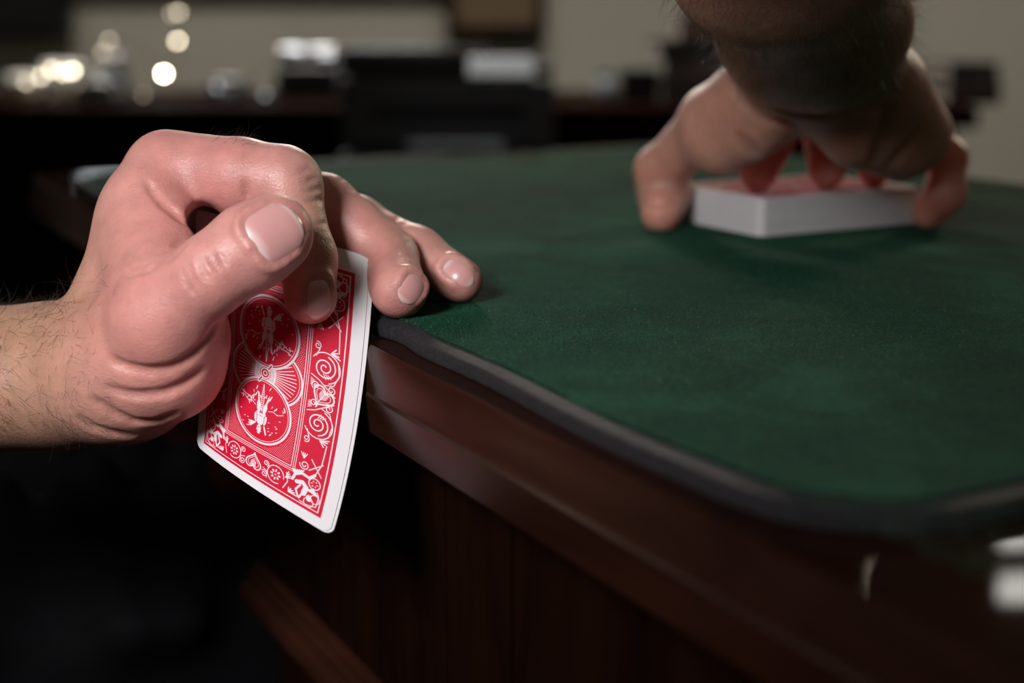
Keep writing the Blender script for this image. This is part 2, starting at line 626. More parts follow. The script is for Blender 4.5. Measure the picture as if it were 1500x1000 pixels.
def left_hand():
    H = 0.7
    F = Field((-262, 300, MAT_Z - 62), (2, 520, MAT_Z + 58), H)
    n_cam = np.array([0, -CP, SP])                   # towards the camera
    palm = F.blank()
    def c(dst, a, b, r1, r2, k=6, **kw):
        F.cone(dst, P(*a), P(*b), r1, r2, k, **kw)
    # forearm and wrist: oval, wider in depth than in height
    up = np.array([0.1, 0, 1.0])
    c(palm, (-260, 556, 446), (-60, 556, 442), 29, 29, 6, flat=0.74, n=up)
    c(palm, (-60, 556, 442), (95, 548, 438), 29, 27.5, 8, flat=0.72, n=up)
    c(palm, (95, 548, 438), (150, 540, 440), 25, 24, 10, flat=0.80, n=up)
    # metacarpals
    c(palm, (150, 500, 430), (246, 256, 432), 14.5, 12.0, 8)
    c(palm, (170, 505, 450), (280, 258, 470), 14.5, 11.5, 8)
    c(palm, (190, 520, 466), (330, 268, 488), 13, 11, 8)
    c(palm, (205, 535, 476), (380, 296, 502), 12, 10, 8)
    # flesh of thumb and palm edge
    c(palm, (165, 545, 420), (250, 470, 402), 19, 13.5, 10)
    c(palm, (185, 545, 418), (250, 530, 412), 17.5, 15, 10)
    c(palm, (240, 535, 412), (268, 490, 408), 13.5, 10.5, 8)
    c(palm, (210, 560, 430), (268, 505, 424), 14, 8.0, 8)
    c(palm, (215, 330, 424), (225, 420, 408), 13, 12, 10)     # web
    c(palm, (252, 345, 414), (240, 430, 400), 7.5, 9, 8)
    c(palm, (222, 300, 426), (250, 330, 420), 11, 7.5, 8)
    # thumb
    thumb = F.blank()
    tn = np.array([-0.15, -0.95, 0.28])
    c(thumb, (232, 472, 398), (312, 400, 390), 12.2, 10.2, 5)
    c(thumb, (312, 400, 390), (368, 362, 391), 10.2, 11.2, 5, flat=0.88, n=tn)
    c(thumb, (368, 362, 391), (400, 343, 393), 11.7, 11.3, 4, flat=0.82, n=tn)
    # index
    idx = F.blank()
    c(idx, (246, 252, 432), (290, 252, 430), 12.0, 10.3, 5)
    c(idx, (290, 252, 430), (325, 257, 428), 10.3, 10.0, 5)
    c(idx, (325, 257, 428), (356, 262, 427), 10.0, 11.2, 5)
    c(idx, (356, 262, 427), (412, 266, 425), 11.2, 9.8, 5)
    c(idx, (248, 272, 430), (262, 268, 428), 6.0, 6.0, 5)
    c(idx, (412, 266, 425), (421, 270, 424), 9.5, 8.8, 5)
    c(idx, (421, 270, 424), (450, 378, 419.5), 9.2, 8.2, 5)
    c(idx, (450, 378, 419.5), (455, 436, 418), 8.1, 7.8, 4)
    # middle
    tipm = solve_depth(585, 424, 8.2)
    mid = F.blank()
    c(mid, (280, 258, 470), (474, 306, 448), 11, 10.2, 5)
    c(mid, (474, 306, 448), (566, 378, 444), 10.2, 9.3, 5)
    c(mid, (520, 330, 444), (550, 372, 442), 6.5, 7.5, 5)
    c(mid, (566, 380, 444), (584, 424, tipm), 9.3, 8.7, 4)
    # ring
    tipr = solve_depth(674, 412, 6.6)
    rng = F.blank()
    c(rng, (330, 268, 488), (520, 330, 470), 10, 9.2, 5)
    c(rng, (520, 330, 470), (610, 374, 458), 9.2, 8.7, 5)
    c(rng, (610, 374, 458), (674, 411, tipr), 8.7, 7.2, 4)
    # little finger, almost hidden
    tipp = solve_depth(654, 393, 5.8)
    pin = F.blank()
    c(pin, (380, 296, 502), (540, 352, 488), 9, 7.6, 5)
    c(pin, (540, 352, 486), (606, 376, 478), 7.6, 6.4, 5)
    c(pin, (606, 376, 478), (654, 393, tipp), 6.4, 5.8, 4)
    # join: every digit melts into the hand, digits only touch one another
    fld = palm
    fl = [F.smin(palm, g, kk) for g, kk in ((thumb, 7.0), (idx, 5.0), (mid, 4.0), (rng, 4.0), (pin, 4.0))]
    fld = fl[0]
    for g in fl[1:]:
        fld = F.smin(fld, g, 0.9)
    F.cone(fld, P(298, 327, 414), P(300, 325, 447), 5.2, 4.8, 3.0, sub=True)    # open ring of thumb and index
    # folds
    cr = F.crease
    cr(fld, [(216, 268), (226, 284), (240, 299), (254, 310), (264, 318), (272, 326)], 0.9, 1.8, 0.3)
    cr(fld, [(360, 268), (362, 284), (366, 296)], 0.6, 2, 0.6)
    for q, r in (([(165, 528), (190, 538), (216, 543), (242, 541), (264, 533), (284, 519), (302, 500), (318, 474)], 0.85),
                 ([(160, 568), (180, 576), (204, 579), (240, 576), (271, 563), (294, 544)], 0.75),
                 ([(137, 585), (168, 606), (197, 618), (230, 618), (256, 606)], 0.7),
                 ([(118, 612), (135, 626), (160, 634), (192, 639)], 0.7)):
        cr(fld, q, r * 0.65, 2.6, 0.85)
    for q in ([(276, 388), (282, 406), (292, 420)], [(291, 378), (297, 396), (306, 410)], [(304, 372), (310, 384), (318, 394)],
              [(317, 366), (324, 380), (330, 390)], [(268, 398), (276, 418), (284, 430)]):
        cr(fld, q, 0.50, 1.2, 0.55)
    for q in ([(444, 268), (462, 262)], [(446, 282), (468, 276)], [(448, 296), (474, 292)], [(440, 252), (454, 246)],
              [(464, 342), (488, 340)], [(466, 352), (490, 351)], [(462, 330), (486, 326)]):
        cr(fld, q, 0.40, 1.0, 0.6)
    for q in ([(578, 338), (592, 326)], [(584, 344), (600, 334)], [(592, 352), (606, 343)], [(600, 360), (612, 354)], [(570, 330), (584, 318)],
              [(490, 268), (506, 262)], [(498, 274), (514, 268)], [(506, 280), (524, 275)]):
        cr(fld, q, 0.42, 1.0, 0.6)
    for q in ([(196, 395), (212, 398), (224, 392)], [(176, 378), (196, 390), (214, 388)], [(232, 372), (250, 366), (266, 352)],
              [(240, 384), (256, 374), (272, 358)], [(188, 366), (206, 378)], [(170, 398), (190, 402), (204, 400)]):
        cr(fld, q, 0.5, 1.4, 0.6)
    # nail folds
    def frame(px, pa, pb):
        q = F.hit(fld, *px)
        n = F.grad(fld, q)[0]
        return q, P(*pb) - P(*pa), n
    nails = []
    for px, pa, pb, L, W, nb, cv in [
            ((399, 341), (318, 396, 390), (400, 342, 393), 18.0, 20.5, None, 12.6),
            ((468, 434), (452, 380, 420), (458, 440, 419), 13.5, 12.0, None, 7.4),
            ((608, 417), (572, 376, 446), (590, 436, tipm - 6), 12.0, 11.5, None, 7.5),
            ((668, 395), (612, 366, 457), (676, 409, tipr), 12.5, 10.5, None, 6.8)]:
        q, al, n = frame(px, pa, pb)
        if nb is not None:
            n = n + np.array(nb); n /= np.linalg.norm(n)
        al = al - n * (al @ n); al /= np.linalg.norm(al)
        nails.append((q, al, n, L, W, cv))
    fld0 = fld.copy()
    for q, al, n, L, W, cv in nails:               # swollen skin round the root and sides
        sd = np.cross(al, n)
        pts = []
        for i in range(13):
            a = math.pi * (-0.08 + 1.16 * i / 12)
            u = math.cos(a); v = -math.sin(a)
            u = math.copysign(abs(u) ** 0.6, u); v = math.copysign(abs(v) ** 0.7, v)
            ang = u * (W / 2 + 0.5) / cv
            s = q + al * (v * (L / 2 + 0.3) + 0.5) + (math.cos(ang) - 1) * cv * n + math.sin(ang) * cv * sd + n * 2
            for _ in range(20):
                d = float(F.sample(fld0, s)[0]); s = s - F.grad(fld0, s)[0] * d * 0.8
            pts.append(s - F.grad(fld0, s)[0] * 0.45)
        for a, b in zip(pts[:-1], pts[1:]):
            F.cone(fld, a, b, 0.95, 0.95, 1.6)
    V, Q = F.surface(fld, 2)
    # colour
    tan = (0.46, 0.275, 0.200); pink = (0.575, 0.252, 0.225); red = (0.54, 0.185, 0.165); pale = (0.60, 0.32, 0.24)
    S = []
    S += [(P(300, 260, 420), 26, pink, 0.8), (P(240, 330, 412), 20, red, 0.40), (P(262, 350, 408), 10, red, 0.5)]
    S += [(P(400, 340, 385), 17, pink, 0.7), (P(448, 345, 390), 8, red, 0.6), (P(300, 395, 382), 11, red, 0.35)]
    S += [(P(250, 450, 390), 26, pink, 0.85), (P(180, 460, 400), 15, red, 0.40), (P(240, 560, 405), 30, pink, 0.8), (P(210, 510, 395), 13, red, 0.3), (P(150, 420, 410), 14, red, 0.22), (P(330, 240, 418), 9, red, 0.25), (P(245, 215, 425), 9, red, 0.25)]
    S += [(P(310, 560, 415), 18, red, 0.55), (P(440, 440, 412), 11, red, 0.4), (P(460, 468, 414), 7, red, 0.5)]
    S += [(P(560, 420, 432), 14, red, 0.5), (P(600, 460, 424), 9, red, 0.45), (P(680, 430, 436), 11, red, 0.45), (P(540, 340, 440), 16, pink, 0.6)]
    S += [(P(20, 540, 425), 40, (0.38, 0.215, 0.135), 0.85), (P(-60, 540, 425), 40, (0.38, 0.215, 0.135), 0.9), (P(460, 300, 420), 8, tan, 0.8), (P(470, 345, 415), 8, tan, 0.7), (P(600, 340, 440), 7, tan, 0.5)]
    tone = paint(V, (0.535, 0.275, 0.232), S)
    root = empty('hand', tuple(P(110, 600, 430) / 1000))
    tag(root, 'hand with its thumb on top, pinching red-backed cards at the edge of the desk', 'hand')
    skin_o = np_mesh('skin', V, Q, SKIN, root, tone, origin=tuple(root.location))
    for q, al, n, L, W, cv in nails:
        nail_plate(F, fld0, q, al, n, L, W, NAIL, root, curve=cv)
    # hair of the wrist and back of the hand
    N = vertex_normals(V, Q)
    def pick(cond, count):
        ids = np.where(cond)[0]
        return RNG.choice(ids, min(count, len(ids)), replace=False)
    xpix = V[:, 0] / (V[:, 1] * CP - (V[:, 2] - CAM_Z) * SP) * FPX + 750
    depth = V[:, 1] * CP - (V[:, 2] - CAM_Z) * SP
    ypix = 500 - ((V[:, 1] * SP + (V[:, 2] - CAM_Z) * CP) / depth) * FPX
    vis = (N @ n_cam) > -0.25
    a = pick((xpix < 115) & vis & (ypix < 625) & (xpix > -60), 620)
    b = pick((xpix > 60) & (xpix < 165) & (ypix > 380) & (ypix < 640) & vis, 230)
    e = pick((xpix < 100) & (N[:, 2] > 0.55) & (xpix > -60), 420)
    g = pick((xpix > 300) & (xpix < 372) & (ypix < 216) & (depth < 436), 44)
    ids = np.concatenate([a, b, e, g])
    axis = np.array([1.0, 0.05, -0.35])
    dirs = N[ids] * 0.35 + axis * RNG.uniform(0.4, 1.1, (len(ids), 1)) + RNG.normal(0, 0.42, (len(ids), 3))
    lens = RNG.uniform(4, 10, len(ids))
    lens[-len(g):] = RNG.uniform(3, 7, len(g))
    dirs[-len(g):] = np.array([0.8, 0.1, 0.55]) + RNG.normal(0, 0.3, (len(g), 3))
    hair_mesh('arm_hair', V[ids] - N[ids] * 0.2, dirs, lens, HAIR, root, 0.05, 0.3)
    return root
# ------------------------------------------------------------------ deck position on the mat
DK0 = gp(1113, 347, MAT_Z)[:2]                      # near bottom corner
_r = np.array([math.cos(math.radians(29)), math.sin(math.radians(29))])
DKU = _r                                            # along the long side
DKV = np.array([-DKU[1], DKU[0]])                   # along the short end, away from the camera
DK_N = 52
DK_T = 0.3
DK_TOP = MAT_Z + DK_N * DK_T

def deckpt(u, v, z):
    q = DK0 + DKU * u + DKV * v
    return np.array([q[0], q[1], z])

# ------------------------------------------------------------------ right hand
def right_hand():
    H = 0.95
    F = Field((20, 330, MAT_Z - 4), (200, 720, MAT_Z + 190), H)
    palm = F.blank()
    def c(dst, a, b, r1, r2, k=6, **kw):
        a = P(*a) if not isinstance(a, np.ndarray) else a
        b = P(*b) if not isinstance(b, np.ndarray) else b
        F.cone(dst, a, b, r1, r2, k, **kw)
    dn = np.array([0.0, -0.85, -0.5])
    # forearm, coming down from above and nearer the camera
    dn = np.array([0.0, -0.55, -0.83])
    c(palm, (1085, -420, 330), (1152, -70, 428), 38, 33.8, 6, flat=0.74, n=dn)
    c(palm, (1152, -70, 428), (1192, 44, 500), 33.8, 30.2, 8, flat=0.70, n=dn)
    c(palm, (1192, 44, 500), (1208, 112, 546), 30.2, 29.5, 12, flat=0.66, n=dn)
    # heel of the hand
    c(palm, (1158, 124, 556), (1112, 170, 572), 15, 14, 8)
    c(palm, (1112, 170, 572), (1058, 208, 584), 15, 13.5, 8)
    c(palm, (1245, 128, 556), (1252, 178, 568), 17, 16, 8)
    c(palm, (1252, 178, 568), (1316, 212, 580), 16, 14, 8)
    c(palm, (1290, 122, 556), (1344, 196, 588), 15, 14, 10)
    # back of the hand over the knuckles
    c(palm, (1170, 110, 566), (1120, 120, 640), 15, 11, 8)
    c(palm, (1205, 110, 566), (1190, 108, 646), 15, 11, 8)
    c(palm, (1245, 110, 566), (1260, 118, 640), 15, 11, 8)
    c(palm, (1290, 120, 566), (1330, 155, 620), 15, 11, 8)
    F.cone(palm, P(1174, 262, 540), P(1172, 236, 620), 8, 9, 10, sub=True)
    # thumb down the long side of the deck
    th = F.blank()
    c(th, (1120, 110, 556), (1046, 176, 584), 13, 13, 8)
    c(th, (1046, 176, 588), (966, 250, 616), 13, 9.8, 8)
    tz = solve_depth(969, 316, 5.5)
    c(th, (966, 250, 616), (973, 284, 620), 10.4, 10.8, 5)
    c(th, (973, 284, 620), (968, 312, tz), 10.6, 8.6, 5)
    # fingers that come down on the top card, beyond the palm
    def finger(base, knee, tip, r):
        f = F.blank()
        c(f, base, knee, r + 1.5, r + 0.6, 5)
        c(f, knee, tip, r + 0.6, r - 0.6, 5)
        return f
    t1 = deckpt(19, 26, DK_TOP + 7.8)
    t2 = deckpt(52, 20, DK_TOP + 8.0)
    t3 = deckpt(74, 14, DK_TOP + 6.8)
    f1 = finger((1150, 120, 640), t1 + np.array([19, 20, 30]), t1, 8.8)
    f2 = finger((1215, 108, 646), t2 + np.array([0, 26, 32]), t2, 9.0)
    f3 = finger((1290, 118, 640), t3 + np.array([3, 28, 30]), t3, 7.9)
    # little finger round the far end of the deck
    pk = F.blank()
    pz = solve_depth(1361, 313, 5.5)
    c(pk, (1330, 168, 618), (1388, 232, 610), 9.0, 8.0, 6)
    c(pk, (1388, 232, 610), (1384, 284, 606), 8.0, 7.8, 4)
    c(pk, (1384, 284, 606), (1360, 311, pz), 7.8, 7.2, 5)
    fld = None
    for g in (th, f1, f2, f3, pk):
        s = F.smin(palm, g, 10.0 if g is th else 6.0)
        fld = s if fld is None else F.smin(fld, s, 0.9)
    cr = F.crease
    cr(fld, [(1130, 158), (1160, 168), (1200, 172), (1250, 166), (1295, 158)], 1.2, 4, 0.4)
    cr(fld, [(1150, 180), (1164, 196), (1172, 214)], 1.6, 5, 0.2)
    cr(fld, [(1068, 118), (1090, 152), (1120, 176), (1156, 182)], 1.0, 4, 0.6)
    cr(fld, [(1084, 200), (1100, 222), (1116, 236)], 0.9, 4, 0.6)
    cr(fld, [(1302, 160), (1296, 200), (1284, 238)], 1.4, 5, 0.35)
    cr(fld, [(1348, 186), (1330, 214), (1306, 240)], 1.0, 4, 0.55)
    cr(fld, [(946, 298), (966, 300), (990, 298)], 0.7, 2.5, 0.5)
    V, Q = F.surface(fld, 2)
    pink = (0.60, 0.285, 0.235); red = (0.57, 0.19, 0.155); tan = (0.44, 0.25, 0.165)
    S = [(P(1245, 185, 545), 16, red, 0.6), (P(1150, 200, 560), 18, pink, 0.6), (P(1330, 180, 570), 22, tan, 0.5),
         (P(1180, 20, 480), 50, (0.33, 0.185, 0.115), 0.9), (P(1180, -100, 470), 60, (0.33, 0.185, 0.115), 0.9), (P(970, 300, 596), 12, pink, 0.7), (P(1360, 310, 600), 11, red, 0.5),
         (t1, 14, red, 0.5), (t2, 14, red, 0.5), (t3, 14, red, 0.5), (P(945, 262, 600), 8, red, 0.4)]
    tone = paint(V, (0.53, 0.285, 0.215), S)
    root = empty('hand', tuple(P(1180, 320, 600) / 1000))
    tag(root, 'hand reaching down from above, its wrist towards us, gripping the deck', 'hand')
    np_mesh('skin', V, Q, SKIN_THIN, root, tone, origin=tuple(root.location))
    # nails (seen only from the far side)
    for tip, knee, W in ((t1, t1 + np.array([19, 20, 30]), 11.5), (t2, t2 + np.array([0, 26, 32]), 12), (t3, t3 + np.array([3, 28, 30]), 11)):
        al = tip - knee
        al = al / np.linalg.norm(al)
        n = np.array([0.0, 1.0, 0.15]); n = n - al * (n @ al); n /= np.linalg.norm(n)
        q = tip - al * 3 + n * 4
        for _ in range(25):
            q = q - n * float(F.sample(fld, q)[0]) * 0.8
        nail_plate(F, fld, q, al, n, 12.5, W, NAIL, root, curve=7.2)
    N = vertex_normals(V, Q)
    depth = V[:, 1] * CP - (V[:, 2] - CAM_Z) * SP
    xp = V[:, 0] / depth * FPX + 750
    yp = 500 - ((V[:, 1] * SP + (V[:, 2] - CAM_Z) * CP) / depth) * FPX
    n_cam = np.array([0, -CP, SP])
    f = N @ n_cam
    arm = np.where((yp > -60) & (yp < 140) & (f > -0.55) & (depth < 560))[0]
    e = np.where((xp > 1300) & (yp > 60) & (yp < 200) & (f < 0.35) & (f > -0.5) & (depth < 590))[0]
    e2 = np.where((xp < 1080) & (yp < 90) & (yp > -60) & (f < 0.4) & (f > -0.5))[0]
    ids = np.concatenate([RNG.choice(arm, min(1700, len(arm)), replace=False), RNG.choice(e, min(160, len(e)), replace=False), RNG.choice(e2, min(160, len(e2)), replace=False)])
    dirs = N[ids] * 0.40 + np.array([0.1, 0.25, -0.6]) * RNG.uniform(0.3, 1.0, (len(ids), 1)) + RNG.normal(0, 0.36, (len(ids), 3))
    hair_mesh('arm_hair', V[ids] - N[ids] * 0.3, dirs, RNG.uniform(4, 11, len(ids)), HAIR, root, 0.055, 0.3)
    return root
# ------------------------------------------------------------------ desk frame: s = distance inwards from the mat's front edge, t = along it
_a = gp(620, 496, MAT_Z)[:2]
_b = gp(1060, 697, MAT_Z)[:2]
E1 = (_b - _a) / np.linalg.norm(_b - _a)            # along the front, towards the camera
E2 = np.array([-E1[1], E1[0]])                      # inwards
if E2[0] < 0:
    E2 = -E2
O2 = _a

def W(t, s, z):
    q = O2 + E1 * t + E2 * s
    return (q[0] / 1000, q[1] / 1000, z / 1000)

def tOf(p):
    return float((np.array(p)[:2] - O2) @ E1)

def sOf(p):
    return float((np.array(p)[:2] - O2) @ E2)

TOP_Z = MAT_Z - 6.0                                 # desk top under the mat
WOOD = wood('mahogany', (0.009, 0.0026, 0.0016), (0.036, 0.0115, 0.0065), (1, 1, 6), 0.40, 0.65, 0.27)
WORN = wood('worn_mahogany_edge', (0.014, 0.0065, 0.005), (0.055, 0.034, 0.026), (1, 1, 2), 0.5, 0.1, 0.3)
WOOD_TOP = wood('polished_mahogany', (0.008, 0.0022, 0.0013), (0.028, 0.0085, 0.0042), (1, 1, 6), 0.40, 0.60, 0.03)
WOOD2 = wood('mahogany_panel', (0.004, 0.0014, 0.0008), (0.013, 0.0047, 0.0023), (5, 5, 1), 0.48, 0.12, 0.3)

def sweep(name, prof, path, mat, parent, closed_ends=True, smooth=False):
    """prof: list of (s, z); path: list of (t, ds) -> rail of varying inset"""
    vs, fs = [], []
    n = len(prof)
    for t, ds in path:
        for s, z in prof:
            vs.append(W(t, s + ds, z))
    for i in range(len(path) - 1):
        for k in range(n):
            k2 = (k + 1) % n
            fs.append((i * n + k, i * n + k2, (i + 1) * n + k2, (i + 1) * n + k))
    fs.append(list(range(n))); fs.append([(len(path) - 1) * n + k for k in range(n)][::-1])
    o = mesh_obj(name, vs, fs, mat, parent, smooth)
    bm = bmesh.new(); bm.from_mesh(o.data)
    bmesh.ops.recalc_face_normals(bm, faces=bm.faces)
    bm.to_mesh(o.data); bm.free()
    if smooth:
        o.data.set_sharp_from_angle(angle=math.radians(38))
    return o

def wbox(name, t0, t1, s0, s1, z0, z1, mat, parent, bevel=0.0008):
    bm = bmesh.new()
    add_box(bm, (0, 0, 0), ((t1 - t0) / 1000, abs(s1 - s0) / 1000, (z1 - z0) / 1000), bevel)
    o2 = W(t0, min(s0, s1), z0)
    M = Matrix(((E1[0], E2[0], 0, o2[0]), (E1[1], E2[1], 0, o2[1]), (0, 0, 1, o2[2]), (0, 0, 0, 1)))
    bmesh.ops.transform(bm, matrix=M, verts=bm.verts)
    return bm_obj(name, bm, mat, parent)

# arris of the moulded edge, 19 mm in front of the mat and 15 mm lower
ARR_Z = MAT_Z - 18.5
def plane_hit(x, y, s):
    """point of the vertical plane s = const seen at a pixel"""
    d = ray(x, y); o = np.array([0, 0, CAM_Z])
    k = (s - float((o[:2] - O2) @ E2)) / float(d[:2] @ E2)
    return o + d * k
S_ARR = sOf(gp(700, 667, ARR_Z))
FAS_H = 13.0
T_CORNER = tOf(plane_hit(520, 580, S_ARR))
T_LEFT = tOf(gp(470, 235, TOP_Z))
T_FAR = tOf(plane_hit(150, 345, S_ARR))
MAT_C = gp(1036, 210, MAT_Z)                        # far corner of the mat
MAT_D = sOf(MAT_C)
DESK_D = MAT_D + 18
T_END = 620.0
PANEL_S = S_ARR + 24

desk = empty('desk', W(0, 200, 0))
tag(desk, 'dark red-brown mahogany desk with moulded edge, carrying the green mat', 'desk')
def keep(o):
    o.parent = desk
    o.matrix_parent_inverse = Matrix.Translation(-Vector(desk.location))
    return o

def desk_top():
    s, d = S_ARR, DESK_D
    n = 10
    slab = [(d, TOP_Z), (-5, TOP_Z), (-5, ARR_Z - FAS_H + 1), (d, ARR_Z - FAS_H + 1)]
    edge = [(-5.05, TOP_Z - 0.5), (-5.45, TOP_Z - 0.06)]
    for i in range(1, n):
        u = i / n
        edge.append((-5.4 + (s + 5.4) * u, TOP_Z - 0.05 - (TOP_Z - 0.05 - ARR_Z) * u ** 1.7))
    edge += [(s, ARR_Z), (s - 0.6, ARR_Z - 1.0), (s - 0.6, ARR_Z - FAS_H + 1.5), (s + 1.0, ARR_Z - FAS_H), (s + 3.5, ARR_Z - FAS_H), (-5.05, ARR_Z - FAS_H + 0.9)]
    path = [(t, 0.0) for t in np.linspace(T_END, T_CORNER + 5, 24)]
    path += [(T_CORNER + 3, 0.3), (T_CORNER + 1.2, 1.2), (T_CORNER + .3, 2.6), (T_CORNER, 4.2), (T_CORNER - 0.3, 14.0), (T_CORNER - 3, 17.0)]
    for t in np.linspace(T_CORNER - 10, T_FAR + 12, 12):
        path.append((t, 18.0))
    path += [(T_FAR + 5, 15.0), (T_FAR, 8.0), (T_FAR - 3, 2), (T_FAR - 8, 0.0), (T_LEFT + 9, 0.0), (T_LEFT + 4, 1.2), (T_LEFT + 1, 4.0), (T_LEFT, 9.0)]
    # only the front of the profile moves in where the knee space is cut
    for name, prof, mat in (('desk_top', slab, WOOD_TOP), ('edge_moulding', edge, WOOD)):
        vs, fs = [], []
        m = len(prof)
        for t, ds in path:
            for (ps, pz) in prof:
                vs.append(W(t, ps + ds * (1.0 if ps < 40 else 0.0), pz))
        for i in range(len(path) - 1):
            for k in range(m):
                k2 = (k + 1) % m
                fs.append((i * m + k, i * m + k2, (i + 1) * m + k2, (i + 1) * m + k))
        fs.append(list(range(m))); fs.append([(len(path) - 1) * m + k for k in range(m)][::-1])
        o = mesh_obj(name, vs, fs, mat, None, True)
        bm = bmesh.new(); bm.from_mesh(o.data)
        bmesh.ops.recalc_face_normals(bm, faces=bm.faces)
        bm.to_mesh(o.data); bm.free()
        if name == 'edge_moulding':                  # rubbed along the arris
            o.data.materials.append(WORN)
            ka = edge.index((s, ARR_Z))
            o.data.polygons.foreach_set('material_index', [1 if (len(f) == 4 and i < (len(path) - 1) * m and i % m == ka) else 0 for i, f in enumerate(fs)])
        o.data.set_sharp_from_angle(angle=math.radians(30))
        keep(o)
desk_top()

# ---- deep drawer box under the top, its corner seen left of the cards
UND = ARR_Z - FAS_H
pc = plane_hit(391, 800, PANEL_S)
T_BOX = tOf(pc)
Z_MOLD = float(plane_hit(386, 823, PANEL_S)[2])     # top of the bottom moulding
t_seam = tOf(plane_hit(650, 760, PANEL_S))
t_pan = tOf(plane_hit(742, 800, PANEL_S))
keep(wbox('stile', T_BOX, t_seam - 0.3, PANEL_S, PANEL_S + 20, Z_MOLD - 6, UND, WOOD2, None, 0.0006))
keep(wbox('stile', t_seam + 0.3, t_pan, PANEL_S + 0.6, PANEL_S + 20, Z_MOLD - 6, UND, WOOD2, None, 0.0006))
keep(wbox('drawer_front', t_pan + 0.4, T_END - 60, PANEL_S + 2.2, PANEL_S + 20, Z_MOLD - 6, UND, WOOD2, None, 0.0010))
keep(wbox('side_panel', T_BOX, T_BOX + 18, PANEL_S + 20, DESK_D - 40, Z_MOLD - 6, UND, WOOD2, None, 0.0006))
keep(wbox('back_panel', T_BOX, T_END - 60, DESK_D - 40, DESK_D - 22, Z_MOLD - 6, UND, WOOD2, None, 0.0006))
def bottom_moulding():
    z, s = Z_MOLD, PANEL_S
    prof = [(s + 14, z), (s, z), (s - 2.4, z - 0.5), (s - 3.6, z - 1.6), (s - 2.4, z - 2.6), (s - 2.4, z - 3.4), (s - 4.6, z - 3.8), (s - 5.8, z - 5.0), (s - 4.6, z - 6.2), (s - 4.6, z - 7.0), (s - 7.4, z - 7.6), (s - 9.4, z - 9.4), (s - 10.2, z - 12),
            (s - 10.4, z - 14), (s - 9.6, z - 17), (s - 7, z - 19), (s + 14, z - 19)]
    o = sweep('moulding', prof, [(t, 0) for t in (T_BOX - 9, T_BOX - 8, T_END - 60)], WOOD, None, smooth=True)
    keep(o)
bottom_moulding()
# bottom rail of the knee-hole drawer, running away from the box
rail_s = PANEL_S + 6
zr = float(plane_hit(385, 752, rail_s)[2])
keep(wbox('knee_rail', T_LEFT + 12, T_BOX, rail_s, rail_s + 18, zr, UND, WOOD2, None, 0.0010))
keep(wbox('rail_bead', T_LEFT + 12, T_BOX - 1, rail_s - 6, rail_s + 2, zr - 2, zr + 7, WOOD, None, 0.0016))
# legs
for (t, s) in ((T_BOX + 4, PANEL_S + 2), (T_END - 130, PANEL_S + 2), (T_BOX + 4, DESK_D - 90), (T_END - 130, DESK_D - 90)):
    keep(wbox('leg', t, t + 60, s, s + 60, 0, Z_MOLD - 6, WOOD2, None, 0.003))
for (s) in (PANEL_S + 30, DESK_D - 90):
    keep(wbox('leg', T_LEFT + 14, T_LEFT + 64, s, s + 60, 0, UND, WOOD2, None, 0.003))

# ------------------------------------------------------------------ playing mat
def felt():
    m, nt, b = new_mat('green_velour')
    v = tex_coord(nt)
    big = noise(nt, v, 34, 6, 0.7, 0.5)
    fine = noise(nt, v, 900, 3, 0.7)
    mixn = nd(nt, 'ShaderNodeMath', operation='MULTIPLY_ADD')
    nt.links.new(fine, mixn.inputs[0]); mixn.inputs[1].default_value = 0.75
    nt.links.new(big, mixn.inputs[2])
    cloud = noise(nt, v, 11, 3, 0.6, 0.6)
    mix2 = nd(nt, 'ShaderNodeMath', operation='MULTIPLY_ADD')
    nt.links.new(cloud, mix2.inputs[0]); mix2.inputs[1].default_value = 1.1
    sub = nd(nt, 'ShaderNodeMath', operation='SUBTRACT')
    nt.links.new(mixn.outputs[0], sub.inputs[0]); sub.inputs[1].default_value = 0.68
    nt.links.new(sub.outputs[0], mix2.inputs[2])
    col = ramp(nt, mix2.outputs[0], [(0.42, (0.0014, 0.0085, 0.0042)), (0.72, (0.0050, 0.0240, 0.0128)), (1.0, (0.015, 0.068, 0.036))])
    nt.links.new(col, b.inputs['Base Color'])
    b.inputs['Roughness'].default_value = 0.85
    b.inputs['Specular IOR Level'].default_value = 0.06
    b.inputs['Sheen Weight'].default_value = 0.10
    b.inputs['Sheen Roughness'].default_value = 0.35
    b.inputs['Sheen Tint'].default_value = (0.10, 0.55, 0.32, 1)
    n1 = bump(nt, b, fine, 0.9, 0.0012)
    mid = noise(nt, v, 180, 4, 0.6)
    bump(nt, b, mid, 0.18, 0.0012, n1)
    return m
def foam():
    m, nt, b = new_mat('black_foam_rubber')
    v = tex_coord(nt)
    f = noise(nt, v, 620, 5, 0.8)
    nt.links.new(ramp(nt, f, [(0.35, (0.003, 0.003, 0.0045)), (0.78, (0.042, 0.039, 0.047))]), b.inputs['Base Color'])
    b.inputs['Roughness'].default_value = 0.6
    bump(nt, b, f, 1.0, 0.0016)
    return m
FELT = felt(); FOAM = foam()
PILE = plain('green_pile_fibre', (0.020, 0.100, 0.054), 0.5, var=0.7, scale=900, spec=0.25)

